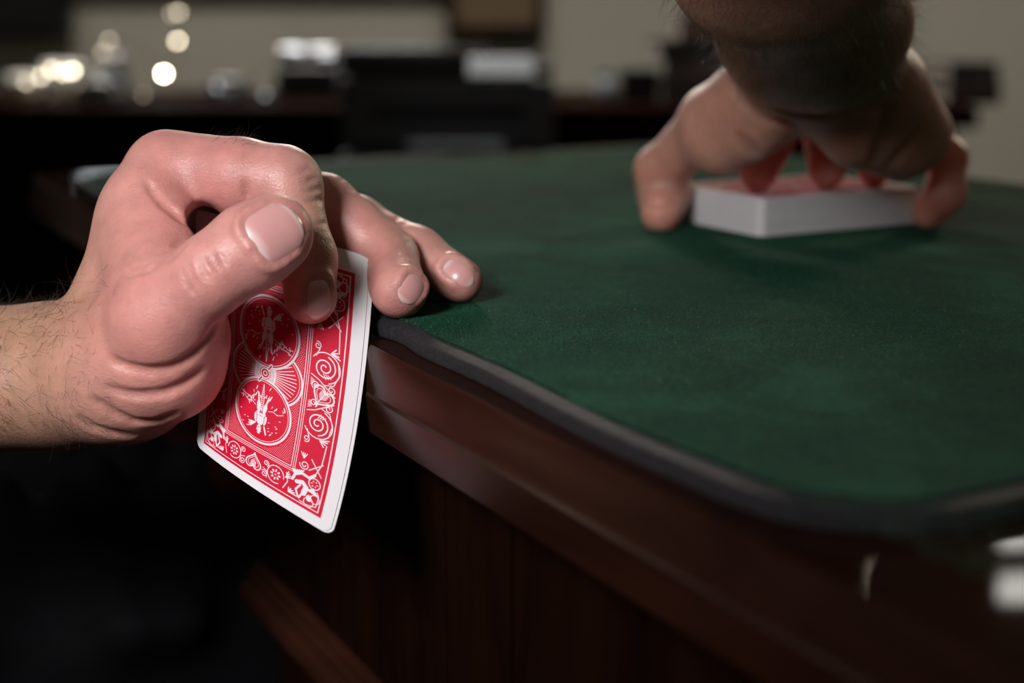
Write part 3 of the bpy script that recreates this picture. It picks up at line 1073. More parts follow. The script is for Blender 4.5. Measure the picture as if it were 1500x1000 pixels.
T_NEAR = tOf(gp(1227, 773, MAT_Z))
MAT_R = 34.0
T_MFAR = tOf(MAT_C)
def mat_outline(off, lift=False):
    pts = []
    r = MAT_R - off
    for (ct, cs, a0) in ((T_NEAR - MAT_R, MAT_R, -90), (T_NEAR - MAT_R, MAT_D - MAT_R, 0), (T_MFAR + MAT_R, MAT_D - MAT_R, 90), (T_MFAR + MAT_R, MAT_R, 180)):
        for i in range(13):
            a = math.radians(a0 + 90 * i / 12)
            pts.append((ct + r * math.cos(a), cs + r * math.sin(a)))
    out = []
    for (p, q) in zip(pts, pts[1:] + pts[:1]):
        L = math.hypot(q[0] - p[0], q[1] - p[1]); k = max(1, int(L / 6))
        for i in range(k):
            t = p[0] + (q[0] - p[0]) * i / k; s = p[1] + (q[1] - p[1]) * i / k
            ds = 0.0
            if s < 12:                               # the edge waves a little where it is worn
                ds = 1.2 * math.sin(t * 0.05) * (1 if t < 150 else 0.3) + (3.2 * math.exp(-((t + 22) / 14) ** 2))
            out.append((t, s + ds))
    return out

mat_root = empty('card_mat', W(0, 200, MAT_Z - 6))
tag(mat_root, 'green velour card mat with black foam edge and rounded corners on the desk', 'mat')
def mkeep(o):
    o.parent = mat_root
    o.matrix_parent_inverse = Matrix.Translation(-Vector(mat_root.location))
    return o
def build_mat():
    # foam body with a rounded rim
    rings = [(0.5, -6.0), (0.0, -5.5), (0.0, -2.6), (0.25, -2.0), (0.9, -1.6), (2.4, -1.0), (4.6, -0.35), (5.4, -0.3)]
    vs, fs = [], []
    n = None
    for off, z in rings:
        o = mat_outline(off); n = len(o) if n is None else n
        # outlines of different offset share the point count of the first by resampling
        o = [o[int(i * len(o) / n)] for i in range(n)]
        vs += [W(t, s, MAT_Z + z) for t, s in o]
    for k in range(len(rings) - 1):
        for i in range(n):
            j = (i + 1) % n
            fs.append((k * n + i, k * n + j, (k + 1) * n + j, (k + 1) * n + i))
    fs.append(list(range(n))[::-1]); fs.append([(len(rings) - 1) * n + i for i in range(n)])
    mkeep(mesh_obj('foam_base', vs, fs, FOAM, None, True)).data.set_sharp_from_angle(angle=math.radians(50))
    o = mat_outline(3.9)
    n = len(o)
    o = [(t + RNG.normal(0, 0.12), s + RNG.normal(0, 0.12)) for t, s in o]
    vs = [W(t, s, MAT_Z - 0.8) for t, s in o] + [W(t, s, MAT_Z) for t, s in mat_outline(4.3)][:n]
    m2 = mat_outline(4.3)
    m2 = [m2[int(i * len(m2) / n)] for i in range(n)]
    vs = [W(t, s, MAT_Z - 0.8) for t, s in o] + [W(t, s, MAT_Z) for t, s in m2]
    fs = [(i, (i + 1) % n, n + (i + 1) % n, n + i) for i in range(n)] + [[n + i for i in range(n)]]
    mkeep(mesh_obj('velour_top', vs, fs, FELT, None, False))
    # short pile standing up near the camera and the hands
    N = 70000
    t = RNG.uniform(-110, 230, N); s = 5.0 + 215 * RNG.uniform(0, 1, N) ** 1.2
    keepm = np.array([(abs(a) < 1e9) for a in t])
    vs, fs = [], []
    base = np.stack([O2[0] + E1[0] * t + E2[0] * s, O2[1] + E1[1] * t + E2[1] * s, np.full(N, MAT_Z - 0.05)], 1)
    d = RNG.normal(0, 0.5, (N, 3)); d[:, 2] = RNG.uniform(0.3, 1.0, N)
    L = RNG.uniform(0.25, 0.95, N)[:, None]
    side = np.stack([-d[:, 1], d[:, 0], np.zeros(N)], 1); side /= np.linalg.norm(side, axis=1, keepdims=True) + 1e-9
    tri = np.stack([base - side * 0.085, base + side * 0.085, base + d * L], 1)
    V = tri.reshape(-1, 3)
    Q = np.arange(3 * N).reshape(-1, 3)
    o = np_mesh('pile', V, Q, PILE, mat_root, origin=tuple(mat_root.location))
    o['kind'] = 'stuff'
build_mat()

# ------------------------------------------------------------------ card back, drawn as an image in memory
CW, CH = 63.5, 88.9
PXMM = 16
def draw_back():
    Wd, Hd = int(CW * PXMM), int(CH * PXMM)
    ink = np.zeros((Hd, Wd), np.float32)             # white ink on red
    def stroke(pts, w, val=1.0):
        w = w * (0.86 if w < 1.0 else 0.95)
        pts = [np.array(p, float) for p in pts]
        for a, b in zip(pts[:-1], pts[1:]):
            r = w / 2
            x0, x1 = min(a[0], b[0]) - r - .1, max(a[0], b[0]) + r + .1
            y0, y1 = min(a[1], b[1]) - r - .1, max(a[1], b[1]) + r + .1
            i0, i1 = max(0, int((y0 + CH / 2) * PXMM)), min(Hd, int((y1 + CH / 2) * PXMM) + 2)
            j0, j1 = max(0, int((x0 + CW / 2) * PXMM)), min(Wd, int((x1 + CW / 2) * PXMM) + 2)
            if i1 <= i0 or j1 <= j0:
                continue
            Y, X = np.mgrid[i0:i1, j0:j1]
            X = (X + .5) / PXMM - CW / 2; Y = (Y + .5) / PXMM - CH / 2
            d = b - a; L = d @ d + 1e-12
            t = np.clip(((X - a[0]) * d[0] + (Y - a[1]) * d[1]) / L, 0, 1)
            dist = np.hypot(X - a[0] - t * d[0], Y - a[1] - t * d[1])
            cov = np.clip((r - dist) * PXMM + 0.5, 0, 1)
            if val > 0:
                ink[i0:i1, j0:j1] = np.maximum(ink[i0:i1, j0:j1], cov * val)
            else:
                ink[i0:i1, j0:j1] *= (1 - cov)
    def both(pts, w, val=1.0):
        """the back is the same upside down"""
        stroke(pts, w, val)
        stroke([(-x, -y) for x, y in pts], w, val)
    def four(pts, w, val=1.0):
        for sx in (1, -1):
            for sy in (1, -1):
                stroke([(sx * x, sy * y) for x, y in pts], w, val)
    def circ(cx, cy, r, n=40, a0=0, a1=360, ry=None):
        ry = r if ry is None else ry
        return [(cx + r * math.cos(math.radians(a0 + (a1 - a0) * i / n)), cy + ry * math.sin(math.radians(a0 + (a1 - a0) * i / n))) for i in range(n + 1)]
    def spiral(cx, cy, r0, r1, a0, turns, n=40):
        out = []
        for i in range(n + 1):
            u = i / n; r = r0 + (r1 - r0) * u; a = math.radians(a0) + 2 * math.pi * turns * u
            out.append((cx + r * math.cos(a), cy + r * math.sin(a)))
        return out
    def rect(x, y):
        return [(-x, -y), (x, -y), (x, y), (-x, y), (-x, -y)]
    X0, Y0 = 27.3, 39.6                              # half size of the red field
    stroke(rect(X0 - 1.25, Y0 - 1.25), 0.42)
    # column lines round the middle
    CX, CY = 14.2, 27.4
    for k in (0.0, 0.75, 1.4):
        stroke(rect(CX + k, CY + k), 0.26 if k else 0.34)
    # fine dots of the ground
    for i in range(-24, 25):
        for j in range(-46, 47):
            x = i * 0.60 + (0.3 if j % 2 else 0); y = j * 0.60
            if abs(x) > CX - 0.5 or abs(y) > CY - 0.5:
                continue
            if math.hypot(x, abs(y) - 14.0) < 12.2 or math.hypot(abs(x) - 5.2, y) < 8.9:
                continue
            stroke([(x, y), (x, y + 0.01)], 0.27)
    # fans with rays beside the hub
    for sx in (1, -1):
        stroke(circ(sx * 5.0, 0, 8.9, 50), 0.75)
        stroke(circ(sx * 5.0, 0, 8.0, 50), 0.22)
        for a in range(-60, 61, 8):
            ca, sa = math.cos(math.radians(a)), math.sin(math.radians(a))
            stroke([(sx * 2.2 * ca, 2.2 * sa), (sx * 11.8 * ca, 9.2 * sa)], 0.34)
    # two round medallions
    for sy in (1, -1):
        cy = sy * 13.6
        Y, X = np.mgrid[0:Hd, 0:Wd]
        X = (X + .5) / PXMM - CW / 2; Y = (Y + .5) / PXMM - CH / 2
        ink[np.hypot(X, Y - cy) < 11.9] = 0
    for sy in (1, -1):
        cy = sy * 13.6
        stroke(circ(0, cy, 11.5, 90), 0.85)
        stroke(circ(0, cy, 10.6, 90), 0.24)
    # winged rider on a wheel seen from the front: body, arms, legs, wings, head
    def fig(p, w, val=1.0):
        both([(x, y) for x, y in p], w, val)
    cy = 13.6
    def blob(cx, cy_, rx, ry, rot=0.0, val=1.0):
        n_ = 7
        for i in range(n_):
            u = -1 + 2 * (i + 0.5) / n_
            hw = ry * math.sqrt(1 - u * u)
            ca, sa = math.cos(rot), math.sin(rot)
            p0 = (cx + rx * u * ca + hw * sa, cy_ + rx * u * sa - hw * ca); p1 = (cx + rx * u * ca - hw * sa, cy_ + rx * u * sa + hw * ca)
            both([p0, p1], 2.4 * rx / n_ / 0.86, val)
    blob(0, cy + 2.9, 1.55, 2.0); blob(-2.0, cy + 2.9, 0.55, 1.7, -0.15); blob(2.0, cy + 2.9, 0.55, 1.7, 0.15)
    blob(-1.2, cy + 1.2, 0.5, 0.9, -0.7); blob(1.2, cy + 1.2, 0.5, 0.9, 0.7)
    fig([(-1.55, cy + 4.0), (-1.5, cy + 1.8)], 0.24, -1); fig([(1.55, cy + 4.0), (1.5, cy + 1.8)], 0.24, -1)
    fig([(-0.7, cy + 1.9), (0.0, cy + 1.6), (0.7, cy + 1.9)], 0.2, -1)
    blob(0.1, cy + 6.3, 0.85, 1.05); fig([(-0.9, cy + 7.3), (1.0, cy + 7.1)], 0.45); blob(0.05, cy + 7.9, 0.6, 0.5)
    fig([(-0.4, cy + 6.1), (0.5, cy + 6.0)], 0.22, -1)
    for k in range(4):
        fig([(1.9, cy + 4.9), (3.9 + 0.25 * k, cy + 6.9 - 0.55 * k)], 0.55)
    fig([(-1.9, cy + 5.2), (-2.9, cy + 7.6)], 0.75)
    blob(-1.35, cy - 1.2, 0.75, 1.9, -0.2); fig([(-1.7, cy - 3.0), (-2.2, cy - 4.8), (-2.6, cy - 5.0)], 0.7)
    blob(1.25, cy - 1.4, 0.75, 2.1, 0.12); fig([(1.45, cy - 3.4), (1.75, cy - 6.0), (2.2, cy - 6.3)], 0.7)
    fig([(0, cy + 0.2), (0.62, cy - 3.6), (0.05, cy - 9.6)], 0.3); fig([(0, cy + 0.2), (-0.62, cy - 3.6), (-0.05, cy - 9.6)], 0.3)
    for k in range(11):
        hw = 0.5 * (1 - abs(k - 4) / 8.0)
        fig([(-hw, cy - 0.9 - 0.72 * k), (hw, cy - 1.05 - 0.72 * k)], 0.24)
    # ground lines, tufts and specks of the medallion
    fig([(2.6, cy - 1.4), (4.2, cy - 2.4), (6.0, cy - 2.0), (7.6, cy - 3.2), (9.6, cy - 3.0)], 0.3)
    fig([(3.0, cy - 2.8), (5.2, cy - 3.6), (7.2, cy - 3.8), (9.4, cy - 4.8)], 0.3)
    fig([(-2.8, cy - 1.0), (-4.6, cy - 1.6), (-6.4, cy - 1.0), (-8.6, cy - 2.0)], 0.28)
    r2 = random.Random(5)
    for k in range(30):
        a = r2.uniform(200, 340); rr = r2.uniform(5.4, 9.8)
        x, y = rr * math.cos(math.radians(a)), cy + rr * math.sin(math.radians(a))
        if abs(x) < 0.9:
            continue
        fig([(x, y), (x + r2.uniform(-.5, .5), y + r2.uniform(.5, 1.2))], r2.uniform(.22, .5))
    for k in range(24):
        a = r2.uniform(-25, 205); rr = r2.uniform(3.6, 9.8)
        x, y = rr * math.cos(math.radians(a)), cy + rr * math.sin(math.radians(a))
        if abs(x) < 2.6:
            continue
        fig([(x, y), (x + .45, y + .12)], .32)
    # hub
    stroke(circ(0, 0, 1.2, 24), 2.0, -1); stroke(circ(0, 0, 1.7, 24), 0.5); stroke(circ(0, 0, 0.75, 20), 0.42)
    for sx in (1, -1):
        stroke([(sx * 1.2, sx * 1.7), (sx * 2.2, sx * 3.2)], 1.3); stroke([(sx * 1.25, sx * 1.8), (sx * 2.15, sx * 3.05)], 0.55, -1)
    # side scrolls
    SX = 20.8
    for y0, h in ((9.2, 1), (-9.2, -1)):
        for sx in (1, -1):
            f = lambda pts: [(sx * x, y) for x, y in pts]
            stroke(f(spiral(SX - 0.4, y0, 0.5, 3.7, 40 * h, 2.1 * h, 60)), 0.5)
            stroke(f(circ(SX - 0.2, y0, 4.7, 30, -70 * h, 150 * h)), 0.42)
            stroke(f([(SX + 3.6, y0 + 3 * h), (SX + 4.3, y0 - 1 * h), (SX + 3.0, y0 - 4.6 * h), (SX, y0 - 5.4 * h)]), 0.36)
            stroke(f(spiral(SX - 3.2, y0 + 6.2 * h, 0.3, 1.2, 0, 1.3 * h, 20)), 0.38)
            stroke(f([(SX - 2.4, y0 + 5.4 * h), (SX - 3.4, y0 + 3.0 * h)]), 0.4)
            for k in range(4):
                stroke(f([(SX + 1.2, y0 + 5.0 * h), (SX + 2.6 + 0.5 * k, y0 + (6.6 - 0.9 * k) * h)]), 0.5)
            for k in range(3):
                stroke(f([(SX - 0.5 + 0.7 * k, y0 - 2.0 * h), (SX + 0.4 + 0.8 * k, y0 - (3.4 - 0.3 * k) * h)]), 0.34)
            stroke(f(spiral(SX - 2.6, y0 - 6.3 * h, 0.3, 1.35, 90, 1.4 * h, 20)), 0.4)
            stroke(f(spiral(SX + 2.4, y0 - 6.2 * h, 0.3, 1.5, 0, -1.4 * h, 20)), 0.4)
            stroke(f([(SX - 4.4, y0 - 3.2 * h), (SX - 1.8, y0 - 4.2 * h), (SX + 3.8, y0 - 8.0 * h)]), 0.4)
            for k in range(5):
                stroke(f([(SX - 4.3, y0 - (4.4 + 0.5 * k) * h), (SX - 3.1 - 0.2 * k, y0 - (5.0 + 0.4 * k) * h)]), 0.3)
    def heart(cx, cy, s, ang):
        pts = []
        for i in range(61):
            t = 2 * math.pi * i / 60
            x = 16 * math.sin(t) ** 3; y = 13 * math.cos(t) - 5 * math.cos(2 * t) - 2 * math.cos(3 * t) - math.cos(4 * t)
            x, y = x * s / 16, y * s / 16
            ca, sa = math.cos(ang), math.sin(ang)
            pts.append((cx + x * ca - y * sa, cy + x * sa + y * ca))
        return pts
    def tr(cx, cy, ang, pts):
        ca, sa = math.cos(ang), math.sin(ang)
        return [(cx + x * ca - y * sa, cy + x * sa + y * ca) for x, y in pts]
    for sx in (1, -1):
        a = -sx * 0.5
        stroke(heart(sx * SX, 0, 3.5, a), 0.62); stroke(heart(sx * SX, 0, 2.5, a), 0.26)
        for k in range(4):
            stroke(tr(sx * SX, 0, a, [(0, -1.2 + 0.7 * k), (1.3, 0.1 + 0.6 * k)]), 0.36)
            stroke(tr(sx * SX, 0, a, [(0, -1.2 + 0.7 * k), (-1.3, 0.1 + 0.6 * k)]), 0.36)
        stroke(tr(sx * SX, 0, a, [(0, -2.2), (0, 1.4)]), 0.34)
    # end bands
    for sy in (1, -1):
        by = sy * 33.4
        a = 0 if sy > 0 else math.pi
        stroke(heart(0, by, 3.3, a), 0.62); stroke(heart(0, by, 2.3, a), 0.26)
        for k in range(4):
            stroke(tr(0, by, a, [(0, -1.1 + 0.6 * k), (1.1, 0.1 + 0.5 * k)]), 0.34)
            stroke(tr(0, by, a, [(0, -1.1 + 0.6 * k), (-1.1, 0.1 + 0.5 * k)]), 0.34)
        for sx in (1, -1):
            cx = sx * 9.4
            for k in range(8):
                q = math.radians(45 * k)
                stroke([(cx + 1.25 * math.cos(q), by + 1.25 * math.sin(q)), (cx + 1.75 * math.cos(q), by + 1.75 * math.sin(q))], 0.72)
            stroke([(cx, by), (cx + .01, by)], 0.7)
            stroke(circ(cx, by, 3.2, 30, 0 if sx > 0 else 180, (300 if sx > 0 else -120)), 0.42)
            stroke(spiral(sx * 5.0, by + sy * 2.0, 0.3, 1.3, 0, 1.4 * sx, 20), 0.38)
            stroke(spiral(sx * 5.2, by - sy * 2.2, 0.3, 1.2, 90, -1.4 * sx, 20), 0.38)
            stroke([(sx * 4.2, by), (sx * 6.0, by + sy * 0.6), (sx * 6.2, by + sy * 3.0)], 0.36)
            stroke([(sx * 13.0, by + sy * 3.2), (sx * 14.2, by), (sx * 13.2, by - sy * 3.0)], 0.4)
            for k in range(4):
                stroke([(sx * 13.2, by - sy * 1.0), (sx * (13.9 + 0.5 * k), by - sy * (3.6 - 0.6 * k))], 0.42)
    # corners: seated winged figure, curls, small wheel, crossed stems
    for sx in (1, -1):
        for sy in (1, -1):
            f = lambda pts: [(sx * x, sy * y) for x, y in pts]
            stroke(f([(17.2, 31.6), (19.2, 30.8), (21.0, 32.2)]), 1.5)
            stroke(f([(20.6, 32.4), (20.2, 34.4)]), 1.9)
            stroke(f([(18.6, 32.2), (17.4, 34.4), (18.6, 36.4)]), 0.8)
            stroke(f([(19.8, 34.8), (19.0, 36.8)]), 0.8)
            stroke(f([(22.2, 34.9), (22.3, 35.4)]), 1.9)
            for k in range(6):
                stroke(f([(21.4, 32.6), (23.0 + 0.35 * k, 31.2 + 0.35 * k)]), 0.5)
                stroke(f([(16.2, 29.6), (15.2 + 0.7 * k, 28.0 - 0.25 * k)]), 0.62)
            stroke(f([(15.6, 31.4), (16.2, 29.2), (18.4, 27.8), (21.0, 28.2), (22.6, 26.4)]), 1.0)
            stroke(f([(22.6, 26.4), (24.0, 22.0), (24.4, 15.0)]), 0.42)
            stroke(f(circ(23.0, 29.4, 1.9, 24)), 0.42)
            for k in range(6):
                q = math.radians(60 * k)
                stroke(f([(23.0 + .9 * math.cos(q), 29.4 + .9 * math.sin(q)), (23.0 + 1.0 * math.cos(q), 29.4 + 1.0 * math.sin(q))]), 0.5)
            stroke(f([(20.4, 25.6), (24.4, 21.8)]), 0.4); stroke(f([(20.6, 21.6), (24.6, 26.2)]), 0.4)
            stroke(f(spiral(18.6, 24.6, 0.4, 1.7, 0, 1.5, 24)), 0.4)
            for k in range(4):
                stroke(f([(18.0, 22.4), (16.8 + 0.7 * k, 20.6)]), 0.4)
            stroke(f(circ(22.4, 36.6, 1.6, 24)), 0.36)
            stroke(f(circ(24.2, 34.6, 1.5, 24)), 0.36)
            stroke(f([(19.6, 37.6), (22.0, 37.8), (25.0, 37.0), (25.2, 33.0), (24.4, 31.8)]), 0.36)
            for k in range(5):
                stroke(f([(15.2, 36.8), (15.0 + 0.8 * k, 35.2 + 0.1 * k * k)]), 0.5)
    Y, X = np.mgrid[0:Hd, 0:Wd]
    X = np.abs((X + .5) / PXMM - CW / 2); Y = np.abs((Y + .5) / PXMM - CH / 2)
    field = np.clip(np.minimum(X0 - X, Y0 - Y) * PXMM + 0.5, 0, 1)
    red = np.array((0.74, 0.015, 0.175)); wht = np.array((0.83, 0.82, 0.83))   # sRGB values, screen printing red and card white
    a = np.clip(field * (1 - ink), 0, 1)[..., None]
    rgb = wht * (1 - a) + red * a
    img = bpy.data.images.new('card_back_print', Wd, Hd, alpha=False)
    px = np.ones((Hd, Wd, 4), np.float32); px[..., :3] = rgb
    img.pixels.foreach_set(px.ravel())
    img.update()
    img.pack()
    return img
BACK_IMG = draw_back()

def card_back_mat():
    m, nt, b = new_mat('card_back')
    uv = nd(nt, 'ShaderNodeTexCoord')
    im = nd(nt, 'ShaderNodeTexImage'); im.image = BACK_IMG
    nt.links.new(uv.outputs['UV'], im.inputs['Vector'])
    nt.links.new(im.outputs['Color'], b.inputs['Base Color'])
    b.inputs['Roughness'].default_value = 0.5
    b.inputs['Specular IOR Level'].default_value = 0.25
    vo = noise(nt, tex_coord(nt), 1800, 2)
    bump(nt, b, vo, 0.08, 0.0002)
    return m
CARD_BACK = card_back_mat()
CARD_STOCK = plain('card_stock', (0.66, 0.65, 0.66), 0.45, var=0.03, scale=200)

def card_mesh(name, surf, thick, mats, pshift=(0, 0)):
    """rounded card: surf(x, y) in card mm -> world mm point; back on the +normal side"""
    NY, NX, R = 36, 24, 3.4
    rows = []
    ys = sorted(set([round(v, 4) for v in np.linspace(-CH / 2, CH / 2, NY)] + [round(s * (CH / 2 - R * (1 - math.cos(a))), 4) for s in (1, -1) for a in np.linspace(0, math.pi / 2, 6)]))
    grid = []
    for y in ys:
        e = max(0.0, abs(y) - (CH / 2 - R))
        hw = CW / 2 - R + math.sqrt(max(0.0, R * R - e * e))
        grid.append([(-hw + 2 * hw * i / (NX - 1), y) for i in range(NX)])
    vs, uvs = [], []
    nr = len(grid)
    for side in (0, 1):
        for row in grid:
            for x, y in row:
                p = surf(x, y)
                ex = surf(x + 0.2, y) - surf(x - 0.2, y); ey = surf(x, y + 0.2) - surf(x, y - 0.2)
                n = np.cross(ex, ey); n /= np.linalg.norm(n)
                vs.append((p - n * (thick * side)) / 1000)
                uvs.append(((x + pshift[0]) / CW + 0.5, (y + pshift[1]) / CH + 0.5))
    fs, mi = [], []
    off = nr * NX
    for j in range(nr - 1):
        for i in range(NX - 1):
            a, b, c, d = j * NX + i, j * NX + i + 1, (j + 1) * NX + i + 1, (j + 1) * NX + i
            fs.append((a, b, c, d)); mi.append(0)
            fs.append((off + d, off + c, off + b, off + a)); mi.append(1)
    rim = [i for i in range(NX)] + [j * NX + NX - 1 for j in range(1, nr)] + [(nr - 1) * NX + i for i in range(NX - 2, -1, -1)] + [j * NX for j in range(nr - 2, 0, -1)]
    for a, b in zip(rim, rim[1:] + rim[:1]):
        fs.append((b, a, off + a, off + b)); mi.append(1)
    me = bpy.data.meshes.new(name)
    me.from_pydata([tuple(v) for v in vs], [], fs)
    for m in mats:
        me.materials.append(m)
    me.polygons.foreach_set('material_index', mi)
    me.polygons.foreach_set('use_smooth', [k == 0 or len(f) == 4 for k, f in zip(mi, fs)])
    lay = me.uv_layers.new(name='UVMap')
    for l in me.loops:
        lay.data[l.index].uv = uvs[l.vertex_index]
    me.update()
    me.set_sharp_from_angle(angle=math.radians(40))
    return me

# ---- the two cards in the hand
C_TR = P(541, 376, 431.0); C_BR = P(482, 783, 389.0); C_BL = P(288, 652, 425.0); C_TL = P(285, 306, 443.0)
def held_surface(shift=0.0, slide=(0, 0), rot=0.0):
    def surf(x, y):
        x2 = x * math.cos(rot) - y * math.sin(rot) + slide[0]
        y2 = x * math.sin(rot) + y * math.cos(rot) + slide[1]
        u = x2 / CW + 0.5; v = y2 / CH + 0.5
        p = (1 - u) * (1 - v) * C_BL + u * (1 - v) * C_BR + u * v * C_TR + (1 - u) * v * C_TL
        n = np.cross(C_BR - C_BL, C_TL - C_BL); n /= np.linalg.norm(n)
        e = (C_BR - C_BL) / np.linalg.norm(C_BR - C_BL)
        bow = 4 * v * (1 - v)
        # the card bends: the left part turns away, the lower part curls
        bu = 4 * u * (1 - u)
        g = (C_BL - C_TL) / np.linalg.norm(C_BL - C_TL)
        return p + e * (1.0 * bow - 2.4 * bu) + n * (-1.2 * bow + 3.0 * bu) + g * (5.0 * bow) - n * shift
    return surf
for k, (sh, sl, rot, lab) in enumerate([
        (0.0, (0, 0), 0.0, 'red-backed playing card under the thumb, its whole lower back showing'),
        (0.42, (0.9, -0.1), -0.006, 'playing card behind the front one, only a thin edge showing')]):
    me = card_mesh('playing_card', held_surface(sh, sl, rot), 0.28, (CARD_BACK, CARD_STOCK), (-0.7, 1.0))   # print a little off centre
    o = bpy.data.objects.new('playing_card', me); COL.objects.link(o)
    tag(o, lab, 'playing card', 'cards held in the hand')

# ---- deck on the mat
deck = empty('card_deck', tuple(deckpt(CH / 2, CW / 2, MAT_Z) / 1000))
tag(deck, 'squared deck of red-backed playing cards lying on the green mat', 'deck of cards')
def flat_surf(x, y):
    q = DKU * y - DKV * x
    return np.array([q[0], q[1], DK_T - 0.015])
dme = card_mesh('card', flat_surf, 0.27, (CARD_BACK, CARD_STOCK))
for i in range(DK_N):
    o = bpy.data.objects.new('card', dme); COL.objects.link(o)
    o.parent = deck
    j = RNG.normal(0, 0.10, 2)
    o.location = (j[0] / 1000, j[1] / 1000, (i * DK_T) / 1000)

left_hand()
right_hand()

# ------------------------------------------------------------------ room
WALL = plain('warm_grey_paint', (0.44, 0.42, 0.37), 0.85, var=0.05, scale=3)
CEIL = plain('white_ceiling_paint', (0.70, 0.69, 0.66), 0.9, var=0.03, scale=3)
FLOORM = wood('dark_floor_boards', (0.010, 0.007, 0.005), (0.028, 0.018, 0.012), (1, 8, 1), 0.5, 0.05)
RX0, RX1, RY0, RY1, RH = -2.6, 2.3, -1.6, 3.0, 2.6
structure(box('floor', (RX0, RY0, -0.1), (RX1, RY1, 0.0), FLOORM))
structure(box('ceiling', (RX0, RY0, RH), (RX1, RY1, RH + 0.1), CEIL))
structure(box('wall_back', (RX0, RY1, 0), (RX1, RY1 + 0.1, RH), WALL))
structure(box('wall_left', (RX0 - 0.1, RY0, 0), (RX0, RY1, RH), WALL))
structure(box('wall_right', (RX1, RY0, 0), (RX1 + 0.1, RY1, RH), WALL))
structure(box('wall_front', (RX0, RY0 - 0.1, 0), (RX1, RY0, RH), WALL))

# strip lamps on the back wall, up and to the right: they mirror in the polished desk top near the camera
PANEL_LIT = emitter('lit_diffuser', (1.0, 0.98, 0.90), 6.0)
ENAMEL = plain('white_enamel', (0.75, 0.75, 0.75), 0.4, var=0.03)
def mirror_on_wall(x, y, Y):
    g = gp(x, y, TOP_Z) / 1000; d = ray(x, y)
    k = (Y - g[1]) / d[1]
    return np.array([g[0] + d[0] * k, g[2] - d[2] * k])
YW = RY1 - 0.05
for (ya, yb), lab in (((780, 800), 'lower lit strip lamp on the back wall'), ((844, 880), 'upper lit strip lamp on the back wall')):
    p0 = mirror_on_wall(1466, ya, YW); p1 = mirror_on_wall(1466, yb, YW)
    zlo, zhi = sorted((p0[1], p1[1])); h = (zhi - zlo) / 2
    x0 = (p0[0] + p1[0]) / 2
    r = empty('strip_lamp', (x0 + 0.25, RY1, (zlo + zhi) / 2))
    tag(r, lab, 'wall lamp', 'strip lamps on the back wall')
    box('housing', (-.27, -.045, -h - .012), (.27, -.0005, h + .012), ENAMEL, r, .004)
    box('diffuser', (-.25, -.052, -h), (.25, -.0455, h), PANEL_LIT, r, .002)

# unseen window added to mirror brightly along the far left edge of the desk
win = empty('added_window', (-0.62, RY1, 1.40))
structure(win)
win['label'] = 'unseen window of four bright panes, added for its reflection in the desk'
DAY = emitter('glowing_pane', (0.86, 0.94, 1.0), 1.6)
bm = bmesh.new()
for lo, hi in (((-.50, -.03, -.47), (.50, 0, -.43)), ((-.50, -.03, .43), (.50, 0, .47)), ((-.50, -.03, -.43), (-.46, 0, .43)), ((.46, -.03, -.43), (.50, 0, .43)), ((-.015, -.025, -.43), (.015, 0, .43)), ((-.46, -.025, -.012), (.46, 0, .012))):
    add_box(bm, lo, hi)
bm_obj('frame', bm, ENAMEL, win)
for sx in (-1, 1):
    for sz in (-1, 1):
        box('pane', (min(sx * .015, sx * .46), -.012, min(sz * .012, sz * .43)), (max(sx * .015, sx * .46), -.006, max(sz * .012, sz * .43)), DAY, win)

# ------------------------------------------------------------------ trousers of the seated person, under the desk
def trousers():
    m, nt, b = new_mat('black_trouser_cloth')
    v = tex_coord(nt)
    f = noise(nt, v, 30, 4)
    nt.links.new(ramp(nt, f, [(0.3, (0.0010, 0.0010, 0.0015)), (0.7, (0.0028, 0.0028, 0.0042))]), b.inputs['Base Color'])
    b.inputs['Roughness'].default_value = 0.8
    b.inputs['Specular IOR Level'].default_value = 0.12
    weave = noise(nt, v, 900, 2)
    bump(nt, b, weave, 0.4, 0.0005)
    pts = []
    def w3(t, s, z):
        q = W(t, s, z); return np.array(q) * 1000
    t1, t2 = T_BOX - 92, T_BOX - 196
    ends = [w3(t, s, z) for t in (t1, t2) for s in (-420, 200) for z in (0, 700)]
    lo = np.min(ends, 0) - 110; hi = np.max(ends, 0) + 110
    lo[2] = 6; hi[2] = 700
    F = Field(lo, hi, 5.0)
    D = F.blank()
    for t in (t1, t2):
        F.cone(D, w3(t + (0 if t == t1 else -20), -400, 560), w3(t, 60, 560), 88, 64, 20)
        F.cone(D, w3(t, 60, 560), w3(t, 110, 540), 64, 60, 20)
        F.cone(D, w3(t, 115, 540), w3(t, 90, 40), 58, 48, 20)
        for k in range(9):                           # folds across the thigh
            s = -330 + 46 * k
            a = 0.5 * math.sin(k * 2.3)
            F.cone(D, w3(t + 70, s + 30 * a, 596), w3(t - 6, s + 18, 640 - 0.02 * s), 7, 5, 26)
            F.cone(D, w3(t - 6, s + 18, 640 - 0.02 * s), w3(t - 66, s + 40, 600), 5, 7, 26)
    F.cone(D, w3(t1, -400, 560), w3(t2 - 20, -400, 560), 96, 96, 20)
    V, Q = F.surface(D, 2)
    o = np_mesh('trousers', V, Q, m, origin=(float(V[:, 0].mean()) / 1000, float(V[:, 1].mean()) / 1000, 0.0))
    tag(o, 'black cloth trousers with soft folds, on the legs of the person seated below the desk', 'trousers')
trousers()

